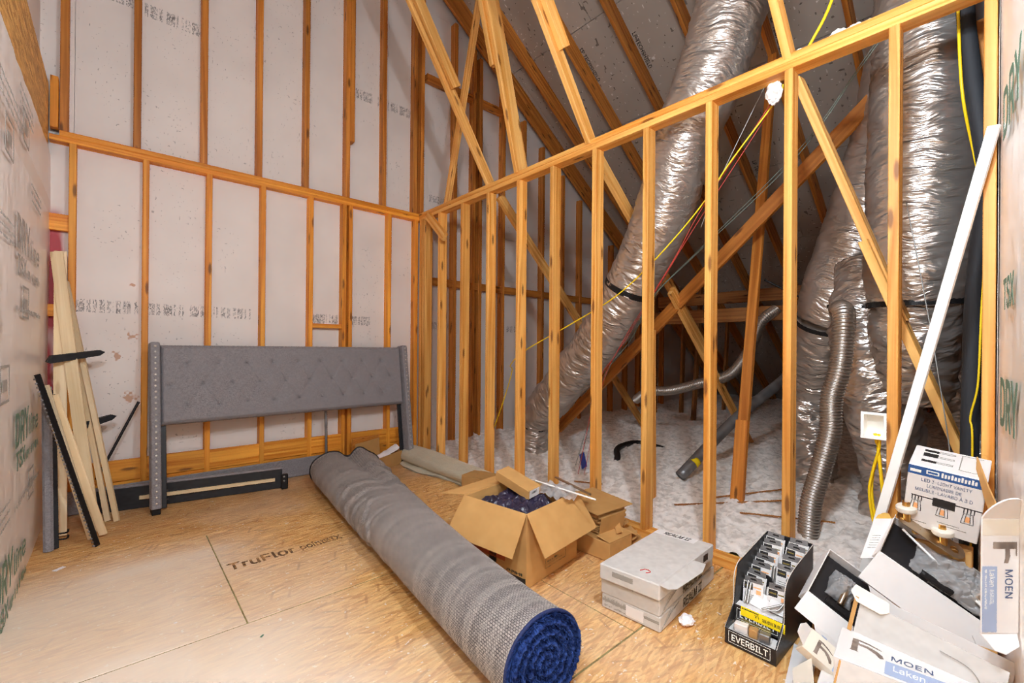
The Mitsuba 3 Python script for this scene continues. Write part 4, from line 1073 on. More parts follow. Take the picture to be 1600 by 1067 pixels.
part(rug, 'fringe', (vs, np.array(fs)), M_RUGBLUE, kind='stuff')

# ------------------------------------------------------------------ rug pad rolled up along the stud wall
pad = thing('rug_pad', 'beige felt rug pad rolled up along the foot of the open stud wall', 'rug pad')
pts = [(2.345, 4.30, .08), (2.35, 3.9, .082), (2.36, 3.4, .075), (2.37, 3.0, .070), (2.38, 2.72, .066)]
SPp = spline([(x, y, r, r) for x, y, r in pts], 160)
aa = np.linspace(0, 2 * PI, 80, endpoint=False)
AAp, UUp = np.meshgrid(aa, np.linspace(0, 1, 160))
wob = 1 + 0.12 * (meshkit.fbm(np.stack([UUp * 5, 1.4 * np.cos(AAp), 1.4 * np.sin(AAp)], -1), 3, 9) - .5)
Xp = 1.75 * SPp[:, 2][:, None] * np.cos(AAp) * wob
Zp = SPp[:, 2][:, None] * (1 + np.sin(AAp) * wob)
Pp = np.stack([SPp[:, 0][:, None] + Xp, SPp[:, 1][:, None] + 0 * Xp, np.maximum(Zp, .004)], -1)
Pp = np.concatenate([Pp, Pp[:, :1]], 1)
part(pad, 'roll', grid_mesh(Pp, True), M_PAD, True)
n1, n2 = 60, 14
F1, F2 = np.meshgrid(np.linspace(0, 1, n1), np.linspace(0, 1, n2), indexing='ij')
Pf = np.stack([2.30 - F2 * (0.10 + 0.05 * np.sin(F1 * 7)), 4.22 - F1 * 1.35, 0.012 + 0.02 * (1 - F2) + 0.006 * np.sin(F1 * 22 + F2 * 3)], -1)
m = grid_mesh(Pf); m2 = grid_mesh(Pf - V(0, 0, .010), True)
part(pad, 'loose_edge', cat(m, m2), M_PAD, 60)

# ------------------------------------------------------------------ cardboard carton with white paper behind the rug
cb = thing('open_carton', 'small open brown carton with white paper under the right end of the headboard', 'carton')
o = V(1.835, 4.00, 0.003); ux = unit(V(0.43, 0.235, 0)); uy = V(-ux[1], ux[0], 0)
part(cb, 'side_panel', slab(o, ux * 0.44, V(0, 0, 0.135), 0.004), M_CARDDARK)
part(cb, 'side_panel', slab(o + uy * 0.12, ux * 0.44, V(0, 0, 0.135), 0.004), M_CARDDARK)
part(cb, 'end_panel', slab(o, uy * 0.12, V(0, 0, 0.135), 0.004), M_CARDDARK)
part(cb, 'end_panel', slab(o + ux * 0.44, uy * 0.12, V(0, 0, 0.135), 0.004), M_CARDDARK)
part(cb, 'bottom', slab(o + V(0, 0, .003), ux * 0.44, uy * 0.12, 0.004), M_CARDDARK)
part(cb, 'flap', slab(o + uy * 0.125 + ux * -0.12 + V(0, 0, 0.13), ux * 0.36, V(0.0, .02, 0.16), 0.004), M_CARDDARK, label='flap standing up at the back')
g1, g2 = np.meshgrid(np.linspace(0, 1, 40), np.linspace(0, 1, 14), indexing='ij')
Pq = o + ux * (0.02 + 0.40 * g1)[..., None] + uy * (0.01 + .1 * g2)[..., None] + V(0, 0, 1) * (0.115 + .05 * g1 ** 2 + 0.03 * np.sin(g2 * PI) + 0.015 * (meshkit.fbm(np.stack([g1 * 9, g2 * 5, g1 * 0], -1), 2, 2) - .5))[..., None]
single('packing_paper', cat(grid_mesh(Pq), grid_mesh(Pq - V(0, 0, .002), True)), M_PAPER, 'white packing paper in the small carton behind the rug', 'paper', smooth=40)
single('dark_board', frame_box((1.73, 4.28, 0.003), (0.30, 0.05, 0), (-.003, .02, 0), (0, 0, 0.30), .002), W_DARK, 'dark board standing behind the small open carton', 'board')
single('metal_tube', tube([(1.50, 4.33, 0.003), (1.50, 4.36, 0.60)], 0.012, 6, 10), M_GALV, 'thin gray metal tube standing under the middle of the headboard', 'tube', smooth=True)

# ------------------------------------------------------------------ small closed carton left of the big one
sc_ = thing('carton', 'small closed brown carton between the rug pad and the big open carton', 'carton')
o = V(2.165, 3.06, 0.003); ux = unit(V(0.10, -0.36, 0)); uy = V(-ux[1], ux[0], 0)
part(sc_, 'box', frame_box(o, ux * 0.36, uy * 0.20, V(0, 0, 0.135), .003), M_CARDDARK)
part(sc_, 'lid_flap', slab(o + V(0, 0, .135) + uy * 0.004, ux * 0.36, uy * 0.095, 0.004), M_CARDDARK)
part(sc_, 'lid_flap', slab(o + V(0, 0, .135) + uy * 0.103, ux * 0.36, uy * 0.095, 0.004), M_CARDDARK)

# ------------------------------------------------------------------ the big open carton
bc = thing('open_carton', 'big open brown carton with its flaps hanging out, beside the rolled rug', 'carton')
F = V(1.53, 1.60, 0.003); ux = unit(V(0.53, 0.08, 0)); uy = V(-ux[1], ux[0], 0)
LX, LY, HZ, TH = 0.475, 0.44, 0.375, 0.005
part(bc, 'side_panel', slab(F + uy * TH, ux * LX, V(0, 0, HZ), TH), M_CARD)
part(bc, 'side_panel', slab(F + uy * LY, ux * LX, V(0, 0, HZ), TH), M_CARD)
part(bc, 'end_panel', slab(F, uy * LY, V(0, 0, HZ), TH), M_CARD)
part(bc, 'end_panel', slab(F + ux * (LX - TH), uy * LY, V(0, 0, HZ), TH), M_CARD)
part(bc, 'bottom', slab(F + V(0, 0, .002), ux * LX, uy * LY, TH), M_CARD)
T0 = F + V(0, 0, HZ)
down = lambda n, a: n * math.sin(a) - V(0, 0, 1) * math.cos(a)


def flap(o, along, L, drop, dirv, taper=0.02, name='flap'):
    n = unit(np.cross(along, dirv))
    return part(bc, name, poly_sheet([(0, 0), (L, 0), (L + taper, drop), (-taper, drop)], o, along, dirv, 0.004), M_CARD)


flap(T0 - ux * 0.001, uy, LY, 0.215, down(-ux, 0.62), 0.012)
flap(T0 - uy * 0.001, ux, LX, 0.215, down(-uy, 0.60), 0.012)
flap(T0 + ux * LX, uy, LY, 0.2, down(ux, 1.15), 0.0)
flap(T0 + uy * LY, ux, LX, 0.2, down(uy, 1.4), 0.0)
part(bc, 'orange_print', slab(F - ux * 0.0006 + uy * 0.36 + V(0, 0, .10), uy * -0.22, V(0, 0, .12), 0.0005, .0001), mat('mat_orange_dark', lin(190, 96, 56), 0.6), label='faded orange printed patch')
part(bc, 'black_print', slab(F - ux * 0.0006 + uy * 0.13 + V(0, 0, .022), uy * -0.125, V(0, 0, .028), 0.0005, .0001), M_INK_BLACK, label='black printed block near the bottom')
part(bc, 'print_line', fineprint(F - ux * 0.0004 + uy * 0.13 + V(0, 0, .057), -uy, V(0, 0, 1), .11, .014, 3), M_INK_BLACK)
part(bc, 'black_print', slab(F - ux * 0.0006 + uy * 0.25 + V(0, 0, .075), uy * -0.05, V(0, 0, .05), 0.0005, .0001), M_INK_BLACK, label='small black printed mark')
tb = F - uy * 0.0006 + ux * 0.16
for q, w, h in (((0, .045), .19, .0015), ((0, .20), .19, .0015), ((0, .045), .0015, .155), ((.19, .045), .0015, .155), ((0.012, .062), .165, .0012)):
    part(bc, 'label_line', frame_box(tb + ux * q[0] + V(0, 0, q[1]), ux * w, -uy * .0006, V(0, 0, h), .0001), M_INK_BLACK)
for k, w in enumerate((.13, .11, .12, .14, .10)):
    part(bc, 'print_line', fineprint(tb + ux * 0.02 + V(0, 0, .168 - k * .024), ux, V(0, 0, 1), w, .011, k + 40), M_INK_BLACK)
# what is in it
g1, g2 = np.meshgrid(np.linspace(0, 1, 110), np.linspace(0, 1, 110), indexing='ij')
edge = np.minimum.reduce([g1, 1 - g1, g2, 1 - g2])
hgt = 0.25 + 0.13 * np.clip(edge / 0.3, 0, 1) ** .6 * (0.6 + 0.5 * g2) + 0.10 * (meshkit.fbm(np.stack([g1 * 6, g2 * 6, g1 * 0], -1), 4, 12) - .5)
Pq = F + ux * (0.012 + (LX - .024) * g1)[..., None] + uy * (0.012 + (LY - .024) * g2)[..., None] + V(0, 0, 1) * hgt[..., None]
single('plastic_bag', grid_mesh(Pq), M_DARKBAG, 'dark blue cushions in clear plastic filling the big open carton', 'bag', smooth=True)
lb = thing('small_box', 'narrow brown box with a white label on the dark plastic in the big carton', 'box')
o = V(1.725, 1.80, 0.352); a = unit(V(-0.02, 0.30, .07)); b = unit(np.cross(a, V(0, 0, 1)) + V(0, 0, .12)); n = np.cross(b, a)
part(lb, 'box', frame_box(o, a * 0.27, b * 0.105, n * 0.058, .003), M_CARD)
part(lb, 'label', slab(o - a * 0.0006 + b * 0.012 + n * 0.004, b * 0.082, n * 0.05, .0005, .0001), M_WHITECARD, label='white bar-code label')
for k in range(9):
    part(lb, 'barcode_line', frame_box(o - a * 0.0012 + b * (0.03 + .005 * k) + n * .028, b * (.002 if k % 3 else .003), -a * .0004, n * .015, .0001), M_INK_BLACK)
g1, g2 = np.meshgrid(np.linspace(0, 1, 80), np.linspace(0, 1, 60), indexing='ij')
Pq = V(1.84, 1.60, 0.375) + V(.17, .02, 0) * g1[..., None] + V(-.03, .28, 0.0) * g2[..., None] + V(0, 0, 1) * (0.045 * np.sin(g1 * PI) * np.sin(g2 * PI) + 0.07 * (meshkit.fbm(np.stack([g1 * 5, g2 * 7, g1 * 0], -1), 4, 32) - .5))[..., None]
single('clear_bag', grid_mesh(Pq), M_BAG, 'crumpled clear plastic bag at the right side of the big open carton', 'bag', smooth=True)
single('metal_rod', tube([(1.865, 1.88, 0.418), (1.91, 1.47, 0.402)], 0.005, 6, 8), M_WHITE, 'pale metal rod resting across the right flap of the big carton', 'rod', smooth=True)
single('metal_rod', tube([(2.02, 1.86, 0.415), (1.965, 1.55, 0.398)], 0.007, 6, 8), M_NICKEL, 'dull metal rod behind the pale one on the big carton', 'rod', smooth=True)

# ------------------------------------------------------------------ flattened cardboard and scraps right of the big carton
cw = thing('folded_carton', 'stack of folded brown cardboard behind the right corner of the big carton', 'cardboard')
o = V(2.10, 1.62, 0.12); ux2 = unit(V(0.33, -0.02, 0)); uy2 = V(-ux2[1], ux2[0], 0)
for k in range(9):
    part(cw, 'sheet', cbox(o + ux2 * (0.15 + jit(.008)) + uy2 * (0.13 + jit(.01)) + V(0, 0, .012 * k), (0.25, 0.27, 0.008), .001, math.atan2(ux2[1], ux2[0]) + jit(.03)), M_CARDDARK)
part(cw, 'lid', slab(o + ux2 * 0.0 + uy2 * -0.02 + V(0, 0, .112), ux2 * 0.33, uy2 * 0.33 + V(0, 0, .02), .005), M_CARDDARK)
part(cw, 'side_sheet', slab(o + ux2 * 0.0 + uy2 * -0.025 + V(0, 0, -.01), ux2 * 0.22, V(0, -.02, .115), .004), M_CARDDARK)
lw = thing('carton', 'low brown carton under the folded cardboard behind the big open carton', 'carton')
o = V(2.08, 1.50, 0.003)
part(lw, 'box', frame_box(o, V(0.22, 0.0, 0), V(-.02, 0.36, 0), V(0, 0, 0.105), .003), M_CARD)
part(lw, 'flap', slab(o + V(0, 0, .106), V(.22, 0, 0), V(-0.005, .09, .018), .004), M_CARD)
part(lw, 'flap', slab(o + V(0.22, 0.02, .100), V(.10, -.02, -.035), V(-0.01, .17, .01), .004), M_CARD)
for k, (a, b, w, lab) in enumerate((((2.20, 1.52, .135), (2.34, 1.65, .165), .035, 'loose cardboard strip propped on the low carton'), ((2.30, 1.48, .012), (2.62 - .12, 1.62, .03), .05, 'cardboard offcut on the floor by the bottom plate, nearest the low carton'), ((2.33, 1.40, .03), (2.50, 1.66, .045), .04, 'cardboard offcut lying on the first one'), ((2.36, 1.52, .055), (2.48, 1.80, .075), .035, 'cardboard offcut leaning towards the studs'), ((2.38, 1.35, .012), (2.51, 1.50, .014), .03, 'thin cardboard sliver beside the bottom plate'), ((2.42, 1.62, .10), (2.49, 1.90, .10), .05, 'folded cardboard edge behind the offcuts'))):
    single('cardboard_scrap', board(a, b, w, 0.006, V(.3, -.2, .2), .0005), M_CARD, lab, 'cardboard scrap')

# ------------------------------------------------------------------ tile cartons
def tile_carton(label, o, ux, L, W, H, text_far=False, m=M_GRAYCARD):
    ux = unit(ux); uy = V(-ux[1], ux[0], 0)
    k = thing('tile_carton', label, 'carton')
    part(k, 'box', frame_box(o, ux * L, uy * W, V(0, 0, H), .004), m)
    return k, ux, uy


o1 = V(1.725, 0.985, 0.003)
k1, ux, uy = tile_carton('gray tile carton at the bottom of the stack of three', o1, V(.66, .055, 0), 0.63, 0.285, 0.066)
k2, _, _ = tile_carton('gray tile carton in the middle of the stack of three', o1 + V(-.002, .002, .068), V(.66, .06, 0), 0.63, 0.285, 0.066)
for k, z in ((k1, 0.003), (k2, 0.071)):
    o = o1 + V(0, 0, z - .003)
    part(k, 'lettering', lettering('REALM II', 0.040, o - uy * 0.0006 + ux * 0.23 + V(0, 0, .012), ux, V(0, 0, 1), .0006, 0.23, True, 0.15), M_INK_BLACK, label='black slanted words REALM II')
    part(k, 'end_band', slab(o - ux * 0.0006 + uy * 0.28 + V(0, 0, .034), uy * -0.275, V(0, 0, .012), .0005, .0001), M_INK_GRAY)
    for j in range(3):
        part(k, 'print_line', fineprint(o - ux * 0.0006 + uy * (0.27) + V(0, 0, .012 + .017 * j), -uy, V(0, 0, 1), .11, .009, j + 60), M_INK_GRAY)
    part(k, 'label', slab(o - ux * 0.001 + uy * 0.16 + V(0, 0, .012), uy * -0.085, V(0, 0, .046), .0005, .0001), M_WHITECARD, label='white paper label')
    for j in range(4):
        part(k, 'crack_print', tube([o - uy * .001 + ux * (.01 + .03 * j) + V(0, 0, .005 + .012 * j), o - uy * .001 + ux * (.10 + .03 * j) + V(0, 0, .06)], .001, 4, 5), M_INK_GRAY)
lab2 = o1 + V(0, 0, .068)
part(k2, 'lettering', lettering('REALM II', 0.022, lab2 - ux * 0.0006 + uy * 0.215 + V(0, 0, .042), -uy, V(0, 0, 1), .0006, 0.09, True, 0.15), M_INK_BLACK, label='small black words REALM II')
part(k2, 'tile_edge', frame_box(lab2 + ux * 0.05 + uy * 0.01 + V(0, 0, .067), ux * 0.57, uy * 0.26, V(0, 0, .009), .001), mat('mat_tile', lin(150, 128, 106), .5), label='brown tile showing under the open lid')
k3 = thing('tile_carton', 'pale torn tile carton on top of the stack of three', 'carton')
o3 = V(1.70, 0.975, 0.150); u3 = unit(V(.62, .02, .012)); v3 = V(-.035, .30, 0); v3 = unit(v3)
L3, W3, H3 = 0.545, 0.285, 0.070
part(k3, 'lid', frame_box(o3, u3 * L3, v3 * W3, V(0, 0, H3), .005), M_GRAYCARD)
tp = o3 + V(0, 0, H3 + .0006)
part(k3, 'end_strip', slab(tp + u3 * (L3 - .065) + v3 * .07, u3 * .06, v3 * .21, .0006, .0001), M_WHITECARD)
part(k3, 'lettering', lettering('REALM II', 0.032, tp + u3 * (L3 - .052) + v3 * 0.235 + V(0, 0, .0006), -v3, u3, .0006, 0.135, True, 0.15), M_INK_BLACK, label='black slanted words REALM II on the lid')
part(k3, 'torn_flap', poly_sheet([(0, 0), (.31, 0), (.34, .045), (.27, .062), (.05, .05), (.01, .03)], o3 + u3 * .005 - v3 * .003 + V(0, 0, H3 - .002), u3, unit(V(0.05, -.88, -.28)), .003), M_GRAYCARD, label='torn end flap sticking out at the right')
part(k3, 'label_print', slab(o3 - u3 * .0006 + v3 * .22 + V(0, 0, .03), v3 * -.10, V(0, 0, .022), .0005, .0001), M_INK_GRAY)
part(k3, 'dark_label', slab(o3 - v3 * .0006 + u3 * (L3 - .12) + V(0, 0, .018), u3 * .05, V(0, 0, .032), .0005, .0001), M_INK_BLACK)
part(k3, 'red_mark', tube([tp + u3 * .06 + v3 * .12, tp + u3 * .085 + v3 * .105, tp + u3 * .075 + v3 * .08, tp + u3 * .055 + v3 * .09], .002, 16, 6), M_RWIRE, label='small red pen squiggle')
sc = trimesh.creation.icosphere(3, 1.0); v = np.array(sc.vertices); v *= (1 + 1.1 * (meshkit.fbm(v * 2.2, 3, 5) - .5))[:, None]; sc.vertices = v * V(.035, .028, .02) + V(1.875, .945, .019)
single('paper_scrap', sc, M_PAPER, 'crumpled white scrap on the floor beside the tile cartons', 'scrap', smooth=30)
for k, (x, y, s) in enumerate(((-.22, 3.38, .05), (.40, 2.62, .012), (.20, 2.4, .012), (2.0, 2.72, .012), (1.75, 3.25, .014), (.46, 2.06, .016))):
    single('floor_scrap', cbox((x, y, .0018), (s, s * .45, .003), .0006, rng.random() * 3), M_BLUEPL if k == 9 else (M_INK_GREEN if k == 5 else M_PAPER), ('pale sliver on the floor beside the left wall', 'tiny pale chip on the floor left of the stamped words', 'tiny pale chip on the bare floor left of centre', 'tiny pale chip on the floor between rug and big carton', 'tiny pale chip on the floor by the rug pad', 'small green paper scrap on the floor near the panel joint')[k], 'scrap')

# ------------------------------------------------------------------ hardware display
ev = thing('display_box', 'black two-tier counter display box full of hanging hardware packs', 'display box')
X0, X1, YR, YL = 1.88, 2.345, 0.592, 0.782
sidep = [(0, 0), (X1 - X0, 0), (X1 - X0, .333), (.12, .285), (.080, .130), (0.0, .062)]
for y in (YR, YL - .004):
    part(ev, 'side', poly_sheet(sidep, (X0, y + .004, .003), V(1, 0, 0), V(0, 0, 1), .004), M_BLACKCARD)
for y in (YR - .0004, YL + .0004):
    part(ev, 'side_edge', tube([(X0 + .001, y, .064), (X0 + .08, y, .133), (X0 + .12, y, .288), (X1, y, .336)], .0018, 40, 6), M_GRAYCARD, label='worn pale edge of the side')
part(ev, 'back', frame_box((X1 - .004, YR, .003), (.004, 0, 0), (0, YL - YR, 0), (0, 0, .333), .001), M_BLACKCARD)
part(ev, 'bottom', frame_box((X0, YR, .003), (X1 - X0, 0, 0), (0, YL - YR, 0), (0, 0, .003), .001), M_BLACKCARD)
part(ev, 'front', frame_box((X0, YR, .003), (.004, 0, 0), (0, YL - YR, 0), (0, 0, .060), .001), M_BLACKCARD)
part(ev, 'tray_floor', frame_box((X0 + .004, YR + .004, .050), (.085, 0, 0), (0, YL - YR - .008, 0), (0, 0, .003), .001), M_WHITECARD)
part(ev, 'upper_front', frame_box((X0 + .080, YR + .004, .066), (.004, 0, 0), (0, YL - YR - .008, 0), (0, 0, .066), .001), M_BLACKCARD)
part(ev, 'tray_floor', frame_box((X0 + .084, YR + .004, .125), (.05, 0, 0), (0, YL - YR - .008, 0), (0, 0, .003), .001), M_WHITECARD)


def bilt_logo(x, z, h):
    w = YL - YR
    part(ev, 'lettering', lettering('EVERBILT', h, (x - .0006, YL - .024, z), V(0, -1, 0), V(0, 0, 1), .0005, w - .052, True), M_WHITE_PRINT, label='white word EVERBILT')
    for a, b, c, d in ((.014, -.011, w - .034, .0016), (.014, h + .009, w - .034, .0016), (.014, -.011, .0016, h + .02), (w - .0216, -.011, .0016, h + .0216)):
        part(ev, 'logo_frame', frame_box((x - .0011, YL - a, z + b), (.0008, 0, 0), (0, -c, 0), (0, 0, d), .0001), M_WHITE_PRINT)


bilt_logo(X0, .024, .024)
bilt_logo(X0 + .08, .086, .024)
stk = part(ev, 'price_sticker', slab(V(X0 + .0785, YL - .030, .098), V(0, -.165, -.004), V(0, -.002, .038), .001, .0002), M_YELLOW, label='yellow price sticker over the upper logo')
for k in range(16):
    part(stk, 'barcode_line', frame_box((X0 + .0768, YL - .115 - .0042 * k, .106), (.0006, 0, 0), (0, -.0022 if k % 3 else -.0012, 0), (0, 0, .013), .0001), M_INK_BLACK)
for k in range(11):
    part(stk, 'print_mark', frame_box((X0 + .0768, YL - .036 - .006 * k, .126), (.0006, 0, 0), (0, -.004, 0), (0, 0, .005), .0001), M_INK_BLACK)
for a, b in (((.086, .122), (.094, .112)), ((.094, .122), (.088, .110)), ((.096, .124), (.102, .112))):
    part(stk, 'pen_stroke', tube([(X0 + .0765, YL - a[0], a[1]), (X0 + .0765, YL - b[0], b[1])], .0008, 4, 5), M_INK_BLACK)


def pack(label, x, y0, ztop, tone=0, tilt=0.0, disc=False, ring=False, tube_=False, w=.080):
    k = thing('hardware_pack', label, 'hardware pack', 'packs in the black display box')
    uy_ = unit(V(tilt * .25, -1, tilt)); uz_ = unit(V(.28, tilt, 1)); n = unit(np.cross(uy_, uz_))
    o = V(x, y0, ztop) - uz_ * .125
    part(k, 'card', slab(o, uy_ * w, uz_ * .112, .0012, .0003), M_WHITECARD)
    part(k, 'hang_tab', poly_sheet([(.004, .11), (w - .004, .11), (w - .006, .132), (.006, .132)], o + n * .002, uy_, uz_, .0008), M_GALV, label='gray plastic hanger')
    part(k, 'hang_slot', poly_sheet([(.026, .119), (.054, .119), (.05, .126), (.03, .126)], o + n * -.0003 + n * .0001, uy_, uz_, .0006) if False else poly_sheet([(.026, .119), (.054, .119), (.05, .126), (.03, .126)], o + n * .0012, uy_, uz_, .0018), M_BLACK)
    part(k, 'header', slab(o + uz_ * .080 + uy_ * .004 + n * .0012, uy_ * .034, uz_ * .026, .0006, .0001), M_INK_BLACK, label='black printed header')
    part(k, 'header_line', slab(o + uz_ * .090 + uy_ * .008 + n * .0018, uy_ * .026, uz_ * .006, .0006, .0001), M_TAN)
    part(k, 'name_line', slab(o + uz_ * .090 + uy_ * .041 + n * .0012, uy_ * .03, uz_ * .005, .0006, .0001), M_TAN if tone else M_ORANGE)
    part(k, 'picture', slab(o + uz_ * .068 + uy_ * .052 + n * .0012, uy_ * .018, uz_ * .016, .0006, .0001), M_ORANGE, label='pale orange printed picture')
    for j in range(3):
        part(k, 'print_line', slab(o + uz_ * (.058 - .008 * j) + uy_ * .008 + n * .0012, uy_ * .04, uz_ * .0025, .0006, .0001), M_INK_GRAY)
    if disc:
        part(k, 'rubber_pad', lathe([(0, .008), (.022, .008), (.024, .004), (.024, 0), (0, 0)], o + uz_ * .062 + uy_ * .066 + n * .003, n, 24), M_BLACK, 30, label='round black rubber pad')
    if tube_:
        part(k, 'steel_pin', tube([o + uz_ * .100 + uy_ * .085 + n * .014, o + uz_ * .03 + uy_ * .088 + n * .02], .008, 8, 14), M_STEEL, True, label='bright steel pin')
    if ring:
        c = o + uz_ * .07 + uy_ * .06 + n * .010
        part(k, 'steel_ring', tube([c + uy_ * .019 * math.cos(a) + uz_ * .016 * math.sin(a) + n * .002 * math.sin(3 * a) for a in np.linspace(0, 4 * PI, 40)], .0022, 90, 6), M_STEEL, True, label='coiled steel ring')
    return k, o, uy_, uz_, n


names_l = ['backmost pack in the left column of the black display box', 'second pack from the back, left column of the display box', 'third pack from the back, left column of the display box', 'middle pack in the left column of the display box', 'pack with a round black pad, left column of the display box', 'second pack from the front, left column of the display box', 'front pack of the left column, with tall steel strips']
for i in range(7):
    pack(names_l[i], 2.325 - .045 * i, .776, .338 - .020 * i, i % 2, (-.02, .05, .0, -.03, .02, -.05, .06)[i], disc=(i == 4), tube_=(i == 3))
names_r = ['backmost pack in the right column of the black display box', 'second pack from the back, right column of the display box', 'pack with a coiled steel ring in the right column of the display box', 'pack with a round black pad, right column of the display box', 'front pack of the right column, behind loose white sheets']
for i, (x, z) in enumerate(((2.325, .338), (2.29, .322), (2.225, .292), (2.17, .268), (2.06, .222))):
    kk, o, a, b, n = pack(names_r[i], x, .682, z, (i + 1) % 2, (.03, -.04, .04, .0, .05)[i], disc=(i == 3), ring=(i == 2))
for i, (lab, o, a, b, m) in enumerate((('loose white leaflet lying in front of the packs, tilted', (2.005, .735, .135), V(.0, -.075, -.012), V(.05, -.012, .042), M_WHITECARD), ('loose white leaflet at the right front of the upper tier', (2.0, .665, .140), V(.004, -.062, -.006), V(.07, 0, .05), M_WHITECARD))):
    single('leaflet', slab(o, a, b, .0012, .0003), m, lab, 'leaflet')
for i, (lab, pts) in enumerate((('thin steel strip in front of the left packs', [(2.0, .752, .132), (2.05, .756, .21)]), ('second thin steel strip in front of the left packs', [(2.0, .742, .132), (2.05, .745, .205)]), ('bent steel rod at the right front of the upper tier', [(1.98, .66, .150), (2.0, .625, .155), (2.03, .605, .19)]), ('long steel rod across the right front of the upper tier', [(1.985, .68, .142), (2.03, .61, .178), (2.06, .60, .20)]))):
    single('steel_strip', tube(pts, .004, 12, 8), M_STEEL, lab, 'steel strip', smooth=True)
for i, (x, y, w, m, lab) in enumerate(((1.915, .755, .05, M_WHITECARD, 'small boxed part at the left of the lower tier'), (1.915, .700, .032, M_CARDDARK, 'small brown part in the middle of the lower tier'), (1.915, .662, .038, M_GALV, 'small gray bagged part at the right of the lower tier'))):
    kk = thing('small_part', lab, 'hardware pack')
    part(kk, 'block', cbox((x, y - w / 2, .073), (.03, w, .034), .003, .15), m)
    part(kk, 'film', cbox((x - .002, y - w / 2, .080), (.040, w + .006, .046), .004, .15), M_FILM, label='clear wrap')

# ------------------------------------------------------------------ faucet cartons in a heap by the wrapped wall
def faucet_print(par, o, u, v, h, flip=1):
    """The printed faucet: body, spout and lever, h tall, on the plane u, v."""
    u, v = unit(u) * flip, unit(v)
    if flip < 0:
        pass
    for poly in ([(-.16, 0), (.16, 0), (.11, .03), (.11, .92), (-.11, .92), (-.11, .03)], [(.08, .58), (.45, .52), (.72, .30), (.88, .08), (1.0, .14), (.95, .34), (.74, .56), (.45, .70), (.08, .74)], [(-.11, .94), (.11, .94), (.5, .86), (.9, .70), (.9, .75), (.5, .95), (.12, 1.04), (-.11, 1.02)]):
        m = poly_sheet([(x * h, y * h) for x, y in poly], o, u, v, .0006)
        part(par, 'faucet_print', m, M_FAUCET)


M_FAUCET = mat('mat_faucet_print', lambda p, n, uv: mix(lin(96, 84, 76), lin(156, 142, 130), noise(p.x * 60, p.y * 60, p.z * 30)), 0.4)


def tray(name, label, P, l, s, L, S, D, m_in=M_BLACKCARD, th=.004, foam=True):
    """An open faucet carton: rim corner P, long axis l, short axis s, walls going down D."""
    l, s = unit(l), unit(np.asarray(s) - unit(l) * np.dot(unit(l), s))
    n = np.cross(s, l)
    if n[2] < 0: n = -n
    k = thing('faucet_carton', label, 'carton')
    P = V(*P)
    part(k, 'side_panel', frame_box(P, l * L, s * th, -n * D, .001), M_WHITECARD)
    part(k, 'side_panel', frame_box(P + s * (S - th), l * L, s * th, -n * D, .001), M_WHITECARD)
    part(k, 'end_panel', frame_box(P + s * th, l * th, s * (S - 2 * th), -n * D, .001), M_WHITECARD)
    part(k, 'end_panel', frame_box(P + l * (L - th) + s * th, l * th, s * (S - 2 * th), -n * D, .001), M_WHITECARD)
    part(k, 'bottom', frame_box(P - n * D, l * L, s * S, n * th, .001), M_WHITECARD)
    if foam:
        part(k, 'liner', frame_box(P - n * (D - .006) + l * .006 + s * .006, l * (L - .012), s * (S - .012), n * (D * .45), .004), m_in, label='black molded liner')  # black block for the liner, also painting the carton's inner shade
    return k, P, l, s, n


def crumple(o, a, b, n, amp, seed, bulge, res=70):
    g1, g2 = np.meshgrid(np.linspace(0, 1, res), np.linspace(0, 1, res), indexing='ij')
    e = np.sin(g1 * PI) * np.sin(g2 * PI)
    h = bulge * e ** .5 + amp * (meshkit.fbm(np.stack([g1 * 5, g2 * 5, g1 * 0], -1), 4, seed) - .5) * (0.3 + e)
    wob = .02 * (meshkit.fbm(np.stack([g1 * 4, g2 * 4, g1 * 0 + 5], -1), 2, seed) - .5)
    return grid_mesh(np.asarray(o, float) + a * g1[..., None] + b * g2[..., None] + unit(n) * h[..., None] + unit(a) * wob[..., None])


# hidden supports
sp = thing('carton', 'brown carton under the heap of white faucet cartons, against the wrapped wall', 'carton')
part(sp, 'box', frame_box((1.99, .03, .003), (.22, 0, 0), (0, .33, 0), (0, 0, .20), .003), M_CARD)
sp = thing('carton', 'tall narrow carton standing behind the heap under the vanity light carton', 'carton')
part(sp, 'box', frame_box((2.425, .10, .003), (.085, 0, 0), (0, .2, 0), (0, 0, .44), .003), M_CARD)

l1, s1_ = V(.19, -.83, -.53), V(.87, -.11, .48)
t1, P, l, s, n = tray('faucet_carton', 'white open faucet carton on top of the heap, holding brass valves in plastic', (2.241, .345, .42), l1, s1_, .395, .205, .06)
fv = V(-.069, .053, -.0975)
part(t1, 'front_flap', slab(P, l * .40, fv, .003), M_WHITECARD, label='large white flap folded out at the front')
h2 = V(-.002, -.012, -.045)
part(t1, 'printed_flap', slab(P + fv + l * .035 + h2 * .1, l * .365, h2, .003), M_WHITECARD, label='narrow printed panel under the front flap')
part(t1, 'blue_band', slab(P + fv + l * .12 + h2 * .6 - unit(np.cross(l, h2)) * -.0034, l * .28, h2 * .5, .0008, .0001), M_BLUEBAND)
part(t1, 'front_flap_notch', tube([P + fv * .45 + l * .335 - unit(np.cross(fv, l)) * .0 + V(-.003, 0, .002), P + fv * .62 + l * .355 + V(-.003, 0, .002), P + fv * .85 + l * .352 + V(-.003, 0, .002)], .0012, 14, 6), M_GRAYCARD, label='curved finger notch')
